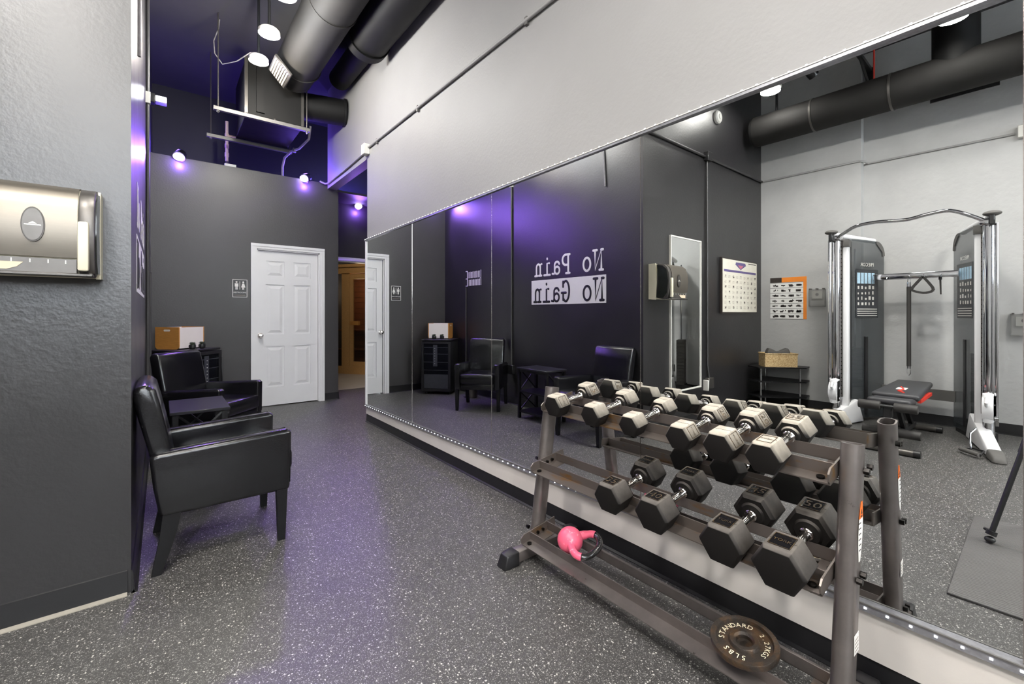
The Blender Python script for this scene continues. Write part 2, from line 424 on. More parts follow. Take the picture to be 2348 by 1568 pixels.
struct(MB().box(XW+.12, 4.1, 4.75, 4.87, 0, HC).box(4.1, 4.2, 4.75, 10.1, 0, HC), 'wall_hallside', 'charcoal_paint', 'dark side wall of the hallway')
struct(MB().box(1.83, 1.95, 7.27, 10.1, 0, 2.96).box(1.95, 4.1, 10.0, 10.1, 0, 2.96), 'wall_sauna', 'charcoal_paint', 'dark wall of the sauna room')
struct(MB().box(.8, 1.83, 6.9, 7.0, 0, 2.9), 'wall_restroom', 'charcoal_paint', 'wall inside the restroom')

def base(name, pts, h, toe, label, toemat):
    """cove base along a polyline (x, y, outward normal) : vertical strip plus a flared toe"""
    b = MB(); t = MB()
    for (x0, y0, x1, y1, nx, ny) in pts:
        d = .008
        b.hexa([(x0, y0, 0), (x1, y1, 0), (x1+nx*d*1.6, y1+ny*d*1.6, 0), (x0+nx*d*1.6, y0+ny*d*1.6, 0),
                (x0, y0, h), (x1, y1, h), (x1+nx*d*.7, y1+ny*d*.7, h-.002), (x0+nx*d*.7, y0+ny*d*.7, h-.002)])
        e = toe
        t.hexa([(x0, y0, 0), (x1, y1, 0), (x1+nx*e, y1+ny*e, 0), (x0+nx*e, y0+ny*e, 0),
                (x0+nx*d, y0+ny*d, .012), (x1+nx*d, y1+ny*d, .012), (x1+nx*e, y1+ny*e, .003), (x0+nx*e, y0+ny*e, .003)])
    o = struct(b, name, 'base_black', label)
    t.build('toe_strip', toemat, o)
    return o
base('baseboard_right', [(XW, -4.5, XW, 4.87, -1, 0)], .088, .024, 'black cove base under the mirror', 'base_black')
base('baseboard_return', [(-2.885, YD, XL-.012, YD, 0, -1), ], .10, .030, 'black cove base under the dispenser with worn pale toe', 'cove_edge')
base('baseboard_left', [(XL, YD-.012, XL, YP, 1, 0)], .10, .022, 'black cove base along the lounge wall', 'base_black')
base('baseboard_gym', [(XG1, 1.41, XG1, YD, 1, 0), (XG2, -4.4, XG2, 1.41, 1, 0)], .11, .02, 'black cove base along the grey gym wall', 'base_black')
base('baseboard_partition', [(XL, YP, .875, YP, 0, -1), (1.765, YP, 1.95, YP, 0, -1), (1.95, YP, 1.95, 7.15, 1, 0)], .10, .02, 'black cove base along the partition', 'base_black')

# ---- restroom door (six panels) and casing
d1 = thing('door_1', 'closed white six-panel restroom door with white casing', None, (1.32, YP, 0), kind='structure')
cs = MB()
for x0, x1 in ((-.445, -.378), (.378, .441)):
    cs.box(x0, x1, -.016, .0, 0, 2.035); cs.box(x0+(.0 if x0 < 0 else .03), x1-(.03 if x0 < 0 else 0), -.024, -.016, 0, 2.06)
cs.box(-.445, .441, -.016, 0, 2.035, 2.10); cs.box(-.445, .441, -.024, -.016, 2.066, 2.10)
cs.build('casing', 'white_paint', d1)
jm = MB().box(-.38, -.365, 0, .12, 0, 2.035).box(.365, .38, 0, .12, 0, 2.035).box(-.38, .38, 0, .12, 2.02, 2.035)
jm.build('jamb', 'white_paint', d1)
W2 = .362; yf = .035
box(-W2, W2, yf+.012, yf+.04, .012, 2.018).build('slab', 'white_paint', d1)
xs = (-W2, -.27, -.055, .055, .27, W2)      # outer stile, panel, mid stile, panel, outer stile
zs = (.012, .25, .78, .935, 1.585, 1.685, 1.89, 2.018)
for a, b in ((xs[0], xs[1]), (xs[2], xs[3]), (xs[4], xs[5])): MB().box(a, b, yf, yf+.014, zs[0], zs[7]).build('stile', 'white_paint', d1, smooth=False)
for a, b in ((0, 1), (2, 3), (4, 5), (6, 7)):
    for c, d in ((xs[1], xs[2]), (xs[3], xs[4])): MB().box(c, d, yf, yf+.014, zs[a], zs[b]).build('rail', 'white_paint', d1, smooth=False)
for a, b in ((1, 2), (3, 4), (5, 6)):
    for c, d in ((xs[1], xs[2]), (xs[3], xs[4])):
        m_ = .012; k_ = .042; x0, x1, z0, z1 = c+m_, d-m_, zs[a]+m_, zs[b]-m_
        MB().hexa([(x0, yf+.014, z0), (x1, yf+.014, z0), (x1, yf+.014, z1), (x0, yf+.014, z1),
                   (x0+k_, yf+.002, z0+k_), (x1-k_, yf+.002, z0+k_), (x1-k_, yf+.002, z1-k_), (x0+k_, yf+.002, z1-k_)]).build('panel', 'white_paint', d1, smooth=False)
kb = MB().lathe([(.03, 0), (.03, .006), (.013, .012), (.012, .035), (.026, .045), (.030, .058), (.024, .07), (.008, .074)], 24, M=T(-.335, yf, .925) @ Matrix.Rotation(R(90), 4, 'X'))
kb.build('knob', 'chrome_worn', d1)

# ---- open doorway at the end of the hall: casing only
d2 = thing('door_2', 'white casing of the open doorway to the sauna', None, (2.515, 7.15, 0), kind='structure')
MB().box(-.50, .50, -.018, 0, 2.05, 2.105).box(-.50, -.435, -.018, 0, 0, 2.05).box(.435, .5, -.018, 0, 0, 2.05).bevel(.004, 1).build('casing', 'white_paint', d2)
MB().box(-.435, -.42, 0, .12, 0, 2.05).box(.42, .435, 0, .12, 0, 2.05).box(-.435, .435, 0, .12, 2.035, 2.05).build('jamb', 'white_paint', d2)

# ------------------------------------------------------------------ the long mirror in five sheets, with light channels
zt = lambda y: 2.063-.00975*y
zb = lambda y: .272-.01615*y
mir = thing('mirror', 'long frameless wall mirror in tall sheets above the lightened wall band', 'mirror', (1.79, 2.4, .2))
seams = [4.838, 3.706, 2.470, 1.258, .066, -1.15]
A5 = R(.5)
for i in range(5):
    y1, y0 = seams[i], seams[i+1]; g = .0022
    y1 -= g; y0 += g
    xf = lambda y: 1.784
    if i == 3: xf = lambda y: 1.784+math.tan(A5)*(1.258-y)
    th = .0045
    MB().hexa([(xf(y0), y0, zb(y0)), (xf(y0)+th, y0, zb(y0)), (xf(y1)+th, y1, zb(y1)), (xf(y1), y1, zb(y1)),
               (xf(y0), y0, zt(y0)), (xf(y0)+th, y0, zt(y0)), (xf(y1)+th, y1, zt(y1)), (xf(y1), y1, zt(y1))]).build('mirror_sheet', 'mirror', mir, smooth=False, world=True)
for y in seams[1:5]:
    MB().box(1.7825, 1.7895, y-.0016, y+.0016, zb(y), zt(y)).build('seam_bead', 'chrome_worn', mir, smooth=False, world=True)
MB().box(1.776, XW, 4.840, 4.872, zb(4.85), zt(4.85)).build('end_trim', 'white_paint', mir, smooth=False, world=True)
def led_run(name, label, z_of, h, top):
    s = thing(name, label, 'light strip', (1.78, 2.4, z_of(2.4)))
    y0, y1 = -1.15, 4.885
    a0, a1 = (z_of(y0), z_of(y1))
    if top: lo0, hi0, lo1, hi1 = a0, a0+h, a1, a1+h
    else: lo0, hi0, lo1, hi1 = a0-h, a0, a1-h, a1
    MB().hexa([(1.772, y0, lo0), (XW, y0, lo0), (XW, y1, lo1), (1.772, y1, lo1), (1.772, y0, hi0), (XW, y0, hi0), (XW, y1, hi1), (1.772, y1, hi1)]).build('channel', 'channel', s, smooth=False, world=True)
    zl = (h+.004 if top else .0)
    MB().hexa([(1.769, y0, (hi0-.0025)), (1.776, y0, hi0-.0025), (1.776, y1, hi1-.0025), (1.769, y1, hi1-.0025),
               (1.769, y0, hi0+.0015), (1.776, y0, hi0+.0015), (1.776, y1, hi1+.0015), (1.769, y1, hi1+.0015)]).build('channel_lip', 'offwhite_plastic' if top else 'galv', s, smooth=False, world=True)
    me = None; n = int((4.86-.06)/.055)
    for k in range(n+1):
        y = .069+.055*k
        z = z_of(y)+(h+.0022 if top else -.012)
        if me is None:
            o = MB().box(-.0015, .0012, -.0035, .0035, -.0022, .0022).build('led', 'led', s, smooth=False); me = o.data
        else:
            o = bpy.data.objects.new('led', me); COL.objects.link(o); o.parent = s
        o.location = Vector((1.7705, y, z))-Vector(s.location)
led_run('led_strip', 'row of tiny white lights along the bottom edge of the long mirror', zb, .024, False)
led_run('led_strip', 'light channel along the top edge of the long mirror', zt, .015, True)

# added band below the mirror, its pale colour standing in for light
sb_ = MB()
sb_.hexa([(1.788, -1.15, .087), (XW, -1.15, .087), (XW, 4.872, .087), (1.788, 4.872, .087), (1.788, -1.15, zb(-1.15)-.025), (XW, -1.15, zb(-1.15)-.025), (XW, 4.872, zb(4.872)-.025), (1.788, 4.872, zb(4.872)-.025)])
struct(sb_, 'lightened_band_1', 'band_lightened', 'wall band under the long mirror, coloured paler in place of light', smooth=False)

# ------------------------------------------------------------------ conduits on the walls
c = thing('conduit', 'grey conduit running high along the wall above the mirror to a corner box', 'conduit', (1.79, 4.84, 3.03))
MB().cyl((1.785, -4.4, 3.03), (1.785, 4.80, 3.045), .012, 12).build('pipe', 'grey_paint', c, world=True)
MB().tube([(1.785, 4.86, 3.02), (1.785, 5.6, 3.0), (1.785, 6.30, 2.995), (1.76, 6.36, 3.0), (1.70, 6.385, 3.03)], .013, 12).build('pipe', 'grey_paint', c, world=True)
MB().box(1.735, 1.80, 4.79, 4.885, 2.97, 3.085).bevel(.004, 1).build('junction_box', 'offwhite_plastic', c, world=True)
for y in (2.1, 3.6, 4.55): MB().box(1.778, 1.80, y-.012, y+.012, 3.012, 3.062).build('clamp', 'galv', c, world=True)

c = thing('conduit', 'dark conduit along the charcoal wall dropping to an outlet beside the framed chart', 'conduit', (-1.36, 2.5, .4))
MB().cyl((-2.87, 2.492, 3.005), (-.12, 2.492, 2.985), .014, 12).build('pipe', 'black_paint', c, world=True)
MB().tube([(-1.34, 2.495, 2.97), (-1.345, 2.495, 1.6), (-1.35, 2.495, .62), (-1.37, 2.485, .47)], .011, 10).build('pipe', 'charcoal_paint', c, world=True)
MB().box(-1.39, -1.29, 2.455, 2.51, 2.95, 3.05).bevel(.004, 1).build('junction_box', 'black_paint', c, world=True)
MB().box(-1.43, -1.31, 2.455, 2.51, .35, .47).bevel(.005, 1).build('outlet_box', 'steel_dark', c, world=True)
MB().box(-1.30, -1.275, 2.45, 2.51, .33, .45).bevel(.004, 1).build('plug', 'offwhite_plastic', c, world=True)

c = thing('conduit', 'grey conduit along the grey gym wall stepping around the pier', 'conduit', (-2.88, 1.4, 3.0))
MB().tube([(XG1+.012, 2.50, 3.005), (XG1+.012, 1.42, 3.006), (XG1-.03, 1.385, 3.0), (XG2+.012, 1.36, 2.985), (XG2+.012, .22, 2.975)], .011, 10).build('pipe', 'grey_paint', c, world=True)
MB().box(XG2, XG2+.06, .08, .20, 2.92, 3.04).bevel(.005, 1).build('junction_box', 'offwhite_plastic', c, world=True)

c = thing('conduit', 'black conduit running down the lounge wall between the two lettered signs', 'conduit', (-.09, 4.61, .45))
MB().cyl((-.092, 4.61, .50), (-.092, 4.61, HC), .013, 12).build('pipe', 'charcoal_paint', c, world=True)
MB().box(-.105, -.06, 4.55, 4.67, .40, .52).bevel(.005, 1).build('outlet_box', 'black_plastic', c, world=True)
MB().box(-.105, -.075, 4.585, 4.635, 2.9, 2.99).build('coupling', 'offwhite_plastic', c, world=True)
c = thing('conduit', 'thin black conduit at the corner end of the lounge wall below the small sign', 'conduit', (-.09, 5.74, .3))
MB().cyl((-.094, 5.74, .3), (-.094, 5.74, 1.62), .010, 10).build('pipe', 'charcoal_paint', c, world=True)
MB().box(-.105, -.08, 5.70, 5.78, .24, .32).build('end_box', 'black_plastic', c, world=True)

# ------------------------------------------------------------------ lamps
def disc_lamp(name, label, loc, col, power, glow, hang=0.0, group=None, r=.075, flat=False):
    t = thing(name, label, 'lamp', loc, group=group)
    MB().lathe([(r*1.12, .0), (r*1.12, .03), (r*.95, .045), (.02, .05)], 28).build('housing', 'offwhite_plastic', t)
    MB().lathe([(.01, -.012), (r*.8, -.010), (r, -.002), (r, .004), (.01, .006)], 28).build('lens', glow, t)
    if hang > .06: MB().cyl((0, 0, .04), (0, 0, hang), .012, 10).build('stem', 'black_plastic', t)
    if flat: lamp_light('light', 'AREA', (0, 0, -.03), power, col, t, size=2*r)
    else: lamp_light('light', 'POINT', (0, 0, -.05-r), power, col, t, size=r*.8)
    return t
ZL = 3.60
white = (1, .96, .90); cool = (.95, .98, 1)
disc_lamp('ceiling_lamp', 'round white ceiling lamp over the hall, nearest of three in line', (.722, 3.66, ZL), white, LAMP_W*.52, 'lamp_glow', HC-ZL)
disc_lamp('ceiling_lamp', 'round white ceiling lamp over the hall, middle of three in line', (.719, 4.25, ZL), cool, LAMP_W*.52, 'lamp_glow', HC-ZL)
disc_lamp('ceiling_lamp', 'round warm ceiling lamp over the hall, farthest of three in line', (.718, 4.77, ZL), (1, .92, .8), LAMP_W*.52, 'lamp_glow_warm', HC-ZL)
for k, (x, y, z, w, lab) in enumerate([(-1.95, 2.05, 3.8, .20, 'round lamp on the gym ceiling close to the charcoal wall, seen in the mirror'),
                                 (-1.80, .54, 3.8, .20, 'round lamp on the gym ceiling near the vertical duct, seen in the mirror'),
                                 (.20, 1.2, 3.8, .70, 'round lamp on the ceiling above the aisle in front of the dumbbells'),
                                 (.20, -1.2, 3.8, 1.0, 'round lamp on the ceiling above the camera spot'),
                                 (-.75, .85, 3.62, 1.3, 'round lamp hanging low between the camera and the cable machine'),
                                 (-.9, -.9, 3.6, 1.0, 'round lamp on the ceiling in the middle of the gym'),
                                 (-1.1, -2.6, 3.8, 1.4, 'round lamp on the gym ceiling toward the storefront'),
                                 (.2, -3.2, 3.8, 1.0, 'round lamp on the ceiling by the storefront window')]):
    disc_lamp('ceiling_lamp', lab, (x, y, z), white, LAMP_W*.54*w, 'lamp_glow', HC-z, r=.10 if k < 2 else .17, flat=True)

def blue_lamp(label, loc, aim, cone):
    t = thing('spot_lamp', label, 'lamp', loc)
    MB().cyl((0, .0, .02), (0, .055, .03), .02, 12).build('bracket', 'black_plastic', t)
    a = Vector(aim).normalized()
    MB().cyl(a*-.06, a*.03, .05, 24, r1=.062).build('housing', 'black_plastic', t)
    MB().sphere(a*.03, .055, 20, 12, sc=(1, 1, .75)).build('lens', 'lamp_blue', t)
    lamp_light('light', 'SPOT', tuple(a*.10), BLUE_W, (.36, .16, 1.0), t, size=.05, aim=aim, spot=cone, blend=.35)
    lamp_light('light', 'POINT', (0, .13, .12), BLUE_W*.22, (.16, .08, 1.0), t, size=.05)
    lamp_light('light', 'POINT', (0, -.02, -.10), BLUE_W*.08, (.30, .12, 1.0), t, size=.03)
    return t
blue_lamp('violet spot lamp on top of the partition near the lounge wall', (.158, 6.36, 3.03), (-.30, -.72, -.75), 84)
blue_lamp('violet spot lamp on top of the partition above the white restroom door', (1.511, 6.36, 3.03), (-.75, -.60, -.55), 88)
b3 = blue_lamp('blue spot lamp high on the dark wall above the sauna doorway', (2.47, 7.08, 2.95), (-.1, -.5, -.4), 110)
lamp_light('light', 'POINT', (0, .12, .17), BLUE_W*.30, (.10, .08, 1.0), b3, size=.03)

lt = thing('wall_lamp', 'small white lamp high on the black lounge wall near the partition', 'lamp', (-.06, 6.12, 3.52))
MB().box(-.045, .0, -.05, .05, -.05, .05).bevel(.006, 1).build('mount', 'black_plastic', lt)
MB().box(0, .10, -.055, .055, -.035, .03).bevel(.01, 2).build('head', 'offwhite_plastic', lt)
MB().box(.005, .095, -.062, -.055, -.03, .025).bevel(.004, 1).build('lens', 'lamp_glow', lt)
lamp_light('light', 'SPOT', (.05, -.09, 0), LAMP_W*.35, cool, lt, size=.06, aim=(.35, -.8, -.5), spot=150)

# ------------------------------------------------------------------ overhead services
du = thing('air_duct', 'grey round air duct with a side register above the hall', 'duct', (1.15, 3, 3.85))
MB().cyl((1.17, -.5, 3.87), (1.14, 5.25, 3.87), .205, 36).build('barrel', 'duct_grey', du, world=True)
for y in (1.2, 3.9, 5.05): MB().pipe((1.15, y-.012, 3.87), (1.15, y+.012, 3.87), .211, .2, 36).build('joint_band', 'duct_grey', du, world=True)
MB().cyl((1.14, 5.25, 3.87), (1.14, 5.36, 3.84), .205, 36, r1=.19).build('end_collar', 'duct_grey', du, world=True)
Mg = T(.96, 5.02, 3.70) @ Matrix.Rotation(R(-42), 4, 'Y')
MB().box(-.025, .0, -.17, .17, -.11, .11, M=Mg).bevel(.006, 1).build('register_frame', 'steel_dark', du, world=True)
for k in range(7): MB().box(-.033, -.02, -.14, .14, -.083+.026*k, -.069+.026*k, M=Mg).build('louvre', 'grille_cream', du, world=True)

hv = thing('air_handler', 'black sheet metal air handler hung above the partition', 'air handler', (.98, 5.9, 3.34))
MB().box(.70, 1.27, 5.48, 6.28, 3.345, 3.95).bevel(.006, 1).build('cabinet', 'duct_black', hv, world=True)
MB().box(.69, .72, 5.46, 5.50, 3.33, 3.97).box(1.25, 1.28, 5.46, 5.5, 3.33, 3.97).build('edge_angle', 'steel_dark', hv, world=True)
for x in (.71, .98, 1.26): MB().sphere((x, 5.47, 3.36), .012, 10, 6).build('screw', 'galv', hv, world=True)
MB().box(.80, .88, 5.455, 5.48, 3.40, 3.92).build('drain_panel', 'duct_black', hv, world=True)
for (y, lab) in ((5.42, 'steel strut bar hanging under the front of the air handler'), (6.29, 'steel strut bar hanging just above the partition')):
    s = thing('strut_bar', lab, 'strut', (.87, y, 3.30))
    MB().box(.41, 1.33, y-.02, y+.02, 3.295, 3.30).box(.41, 1.33, y-.02, y-.016, 3.30, 3.335).box(.41, 1.33, y+.016, y+.02, 3.30, 3.335)\
        .box(.41, 1.33, y-.02, y-.010, 3.331, 3.335).box(.41, 1.33, y+.010, y+.02, 3.331, 3.335).build('channel', 'galv', s, world=True)
    for x in (.45, 1.30):
        MB().cyl((x, y, 3.27), (x, y, HC), .006, 8).build('hanger_rod', 'steel_dark', s, world=True)
        MB().cyl((x, y, 3.28), (x, y, 3.295), .014, 6).build('nut', 'galv', s, world=True)
pp = thing('drain_pipe', 'pale plastic drain pipe with a tee standing on the partition', 'pipe', (.635, 6.55, 3.02))
MB().cyl((.635, 6.55, 3.12), (.635, 6.55, 3.62), .017, 12).build('riser', 'pipe_tan', pp, world=True)
MB().cyl((.635, 6.55, 3.03), (.635, 6.55, 3.12), .015, 12).build('stub', 'frame_dark', pp, world=True)
for z in (3.2, 3.31, 3.44): MB().cyl((.635, 6.55, z-.025), (.635, 6.55, z+.025), .023, 12).build('coupling', 'pipe_tan', pp, world=True)
MB().cyl((.635, 6.55, 3.44), (.73, 6.55, 3.44), .016, 12).build('tee_arm', 'pipe_tan', pp, world=True)
MB().box(.60, .72, 6.42, 6.46, 3.02, 3.055).build('base_clip', 'offwhite_plastic', pp, world=True)
cb = thing('cable', 'thick grey cable sagging from the air handler down to the partition', 'cable', (1.2, 6.3, 3.05))
MB().tube([(1.42, 5.75, 3.50), (1.43, 5.86, 3.38), (1.36, 6.05, 3.30), (1.30, 6.22, 3.30), (1.25, 6.34, 3.24), (1.24, 6.42, 3.14), (1.25, 6.47, 3.05), (1.27, 6.5, 3.0)], .014, 10).build('sheath', 'cable_grey', cb, world=True)
MB().box(1.31, 1.345, 6.13, 6.17, 3.275, 3.325).build('clip', 'galv', cb, world=True)
cb = thing('cable', 'thin wire curling from the ceiling to the farthest hall lamp', 'cable', (.45, 5.4, 4.2))
MB().tube([(.47, 5.5, 4.28), (.46, 5.5, 4.18), (.42, 5.52, 4.05), (.43, 5.54, 3.93), (.50, 5.56, 3.85), (.60, 5.3, 3.80), (.68, 5.0, 3.78), (.72, 4.80, 3.70)], .005, 8).build('wire', 'cable_grey', cb, world=True)
cb = thing('cable', 'purple lit cable running up the end of the lounge wall', 'cable', (-.09, 3.0, 2.4))
MB().tube([(-.094, 3.02, 2.55), (-.094, 3.05, 3.1), (-.094, 3.12, 3.6), (-.094, 3.15, HC)], .008, 8).build('wire', 'cable_grey', cb, world=True)

bd = thing('air_duct', 'black round branch duct running from the air handler into the grey wall', 'duct', (1.5, 5.62, 3.62))
MB().cyl((1.27, 5.72, 3.70), (1.80, 5.62, 3.72), .155, 32).build('barrel', 'duct_black', bd, world=True)
MB().pipe((1.775, 5.625, 3.72), (1.80, 5.62, 3.72), .168, .15, 32).build('collar', 'duct_black', bd, world=True)
bd = thing('air_duct', 'wide black duct along the top of the grey mirror wall', 'duct', (1.6, 2, 3.9))
MB().cyl((1.575, -2.0, 3.90), (1.575, 4.28, 3.90), .20, 36).build('barrel', 'duct_black', bd, world=True)
MB().pipe((1.575, 4.20, 3.90), (1.575, 4.30, 3.90), .215, .19, 36).build('end_ring', 'duct_black', bd, world=True)
MB().cyl((1.66, 4.25, 4.0), (1.66, 5.40, 4.0), .12, 24).build('reduced_run', 'duct_black', bd, world=True)

gd = thing('air_duct', 'grey round duct with capped end above the cable machine, seen in the mirror', 'duct', (-2.4, 0, 3.52))
MB().cyl((-2.42, -4.4, 3.53), (-2.42, 2.40, 3.53), .185, 36).build('barrel', 'duct_grey', gd, world=True)
MB().lathe([(.19, 0), (.192, .02), (.185, .03), (.02, .034)], 36, M=T(-2.42, 2.385, 3.53) @ Matrix.Rotation(R(-90), 4, 'X')).build('end_cap', 'duct_black', gd, world=True)
for y in (1.75, 1.05): MB().pipe((-2.42, y-.01, 3.53), (-2.42, y+.01, 3.53), .190, .18, 36).build('joint_band', 'steel_dark', gd, world=True)
MB().cyl((-2.42, .58, 3.60), (-2.42, .58, HC), .17, 32).build('riser', 'duct_black', gd, world=True)
MB().cyl((-2.42, 2.15, 3.7), (-2.42, 2.15, HC), .015, 8).build('hanger', 'black_plastic', gd, world=True)
MB().cyl((-2.42, 1.2, 3.7), (-2.42, 1.2, HC), .008, 8).build('hanger', 'red', gd, world=True)
MB().box(-2.60, -2.585, .30, .78, 3.36, 3.50).build('register', 'black_plastic', gd, world=True)
t = thing('track_spot', 'dark cylinder lamp on the gym ceiling by the duct, unlit', 'lamp', (-2.2, 1.75, 4.0))
MB().cyl((0, 0, .3), (0, 0, .05), .012, 8).build('stem', 'black_plastic', t)
MB().cyl((.06, .04, .06), (-.10, -.03, -.06), .055, 20).build('can', 'black_plastic', t)
t = thing('smoke_detector', 'round off-white detector high on the charcoal wall, seen in the mirror', 'detector', (-1.6, 2.51, 3.53))
MB().lathe([(.075, 0), (.075, .025), (.06, .04), (.02, .045)], 28, M=Matrix.Rotation(R(90), 4, 'X')).build('body', 'offwhite_plastic', t)
MB().lathe([(.03, .04), (.03, .05), (.01, .052)], 20, M=Matrix.Rotation(R(90), 4, 'X')).build('cover', 'offwhite_plastic', t)
bt = thing('beam', 'dark steel joist bracket under the gym ceiling, seen in the mirror', 'bracket', (-2.7, 1.35, 4.0))
MB().box(-2.98, -2.4, 1.32, 1.36, 4.05, 4.09).box(-2.98, -2.94, 1.30, 1.38, 3.80, 4.09).build('arm', 'black_plastic', bt, world=True)
MB().cyl((-2.95, 1.34, 3.85), (-2.5, 1.34, 4.06), .015, 8).build('brace', 'black_plastic', bt, world=True)

# ------------------------------------------------------------------ dumbbell rack
TIER = R(8.5)
def tier_frame(x, z):      # local axes: x = depth toward the mirror, y = along the rack, z = up
    return T(x, 0, z) @ Matrix.Rotation(-TIER, 4, 'Y')
TIERS = {'low': (1.457, .130), 'mid': (1.52, .463), 'top': (1.588, .752)}
YR, YL = .385, 1.652       # the two posts
rack = thing('dumbbell_rack', 'three-tier grey steel dumbbell rack leaning toward the mirror', 'rack', (1.5, 1.02, 0))
def oblong(cx, cy, wx, wy, n=8):
    pts = []; r = min(wx, wy)/2
    if wx >= wy:
        for a in range(n+1): t = -math.pi/2+math.pi*a/n; pts.append((cx+wx/2-r+r*math.cos(t), cy+r*math.sin(t)))
        for a in range(n+1): t = math.pi/2+math.pi*a/n; pts.append((cx-wx/2+r+r*math.cos(t), cy+r*math.sin(t)))
    return pts
px = lambda z: 1.462+.146*z
for yy in (YR, YL):
    mb = MB(); zb0, zt0 = .055, .822
    rings = []
    for (z, tx, w) in ((zb0, 0, 1), (zt0, 1, 1), (zt0, 1, .84), (zb0, 0, .84)):
        rings.append([Vector((px(z)+(a)*w, yy+b*(w if w == 1 else .78), z-(a)*.146*tx)) for a, b in oblong(0, 0, .078, .052)])
    n = len(rings[0]); V = [v for r_ in rings for v in r_]; F = []
    for k in range(4):
        for i in range(n): F.append((k*n+i, k*n+(i+1) % n, ((k+1) % 4)*n+(i+1) % n, ((k+1) % 4)*n+i))
    mb._add(V, F); mb.build('post', 'rack_steel', rack, world=True, ang=50)
    MB().box(1.325, 1.70, yy-.03, yy+.03, .010, .060).bevel(.006, 2).build('foot', 'rack_steel', rack, world=True)
    for (xa, xb, sg) in ((1.245, 1.335, -1), (1.688, 1.772, 1)):
        xo, xi = (xa, xb) if sg < 0 else (xb, xa)
        MB().hexa([(xo, yy-.034, 0), (xi, yy-.036, 0), (xi, yy+.036, 0), (xo, yy+.034, 0),
                   (xo-sg*.022, yy-.028, .060), (xi, yy-.034, .066), (xi, yy+.034, .066), (xo-sg*.022, yy+.028, .060)]).bevel(.006, 2).build('foot_cap', 'rubber_black', rack, world=True)
for tn, (tx, tz) in TIERS.items():
    M = tier_frame(tx, tz)
    for yy, sg in ((YR+.0285, 1), (YL-.0285, -1)):
        a, b = (yy, yy+.005) if sg > 0 else (yy-.005, yy)
        br = MB().prism([(-.113, -.012), (-.105, -.022), (.113, -.022), (.113, .022), (-.095, .022), (-.113, .010)], a, b, 'y', M=M)
        br.box(-.108, .108, min(a, a+sg*.05), max(a, a+sg*.05), -.0245, -.021, M=M)
        o = br.build('bracket', 'rail_rust', rack, world=True, smooth=False)
        for q in (-.012, .022):
            MB().cyl((q, a-.004 if sg < 0 else b, 0), (q, a-.012 if sg < 0 else b+.010, 0), .008, 6, M=M).build('bolt', 'bolt', o, world=True)
            MB().cyl((q, yy-sg*.0555, 0), (q, yy-sg*.069, 0), .0095, 6, M=M).build('bolt', 'bolt', o, world=True)
        MB().cyl((-.085, yy+sg*.03, -.019), (-.085, yy+sg*.03, -.012), .011, 14, M=M).build('bolt', 'bolt', o, world=True)
        MB().cyl((-.085, yy+sg*.03, -.026), (-.085, yy+sg*.03, -.036), .010, 6, M=M).build('bolt', 'bolt', o, world=True)
    y0, y1 = YR+.034, YL-.034
    MB().box(-.110, -.053, y0, y1, -.021, -.0175, M=M).box(-.057, -.053, y0, y1, -.021, .021, M=M).build('rail', 'rack_steel' if tn == 'low' else 'rail_rust', rack, world=True, smooth=False)
    MB().box(.058, .110, y0, y1, -.021, -.0175, M=M).box(.058, .062, y0, y1, -.021, .021, M=M).build('rail', 'rack_steel' if tn == 'low' else 'rail_rust', rack, world=True, smooth=False)
# stickers on the outer face of the near post
ys = YR-.0265
st = MB()
def leaf(z0, z1, w, frac0, frac1, n=14):
    pts = []
    for s in (1, -1):
        rng = range(n+1) if s > 0 else range(n, -1, -1)
        for i in rng:
            f = frac0+(frac1-frac0)*i/n; z = z0+(z1-z0)*f
            wd = w*math.sin(math.pi*(.06+.88*f))**.7
            pts.append((px(z)-.004+s*wd, z))
    return pts
MB().prism(leaf(.505, .668, .019, 0, .72), ys-.0008, ys, 'y').build('warning_sticker', 'label_paper', rack, world=True, smooth=False)
MB().prism(leaf(.505, .668, .019, .72, 1), ys-.0008, ys, 'y').build('warning_sticker', 'sticker_orange', rack, world=True, smooth=False)
wk = MB()
for k in range(6): wk.box(px(.53)-.014, px(.53)+.006, ys-.0014, ys-.0007, .535+.015*k, .5375+.015*k)
z = .642; wk.prism([(px(z)-.010, .634), (px(z)+.002, .634), (px(z)-.004, .648)], ys-.0014, ys-.0007, 'y')
wk.box(px(.63)-.011, px(.63)+.003, ys-.0014, ys-.0007, .626, .630)
wk.build('sticker_print', 'ink', rack, world=True, smooth=False)
MB().box(px(.29)-.020, px(.29)+.020, ys-.0008, ys, .262, .315).build('serial_sticker', 'label_paper', rack, world=True, smooth=False)
wk = MB()
for k in range(4): wk.box(px(.29)-.016, px(.29)+.014, ys-.0013, ys-.0007, .270+.010*k, .2725+.010*k)
wk.build('sticker_print', 'ink_soft', rack, world=True, smooth=False)

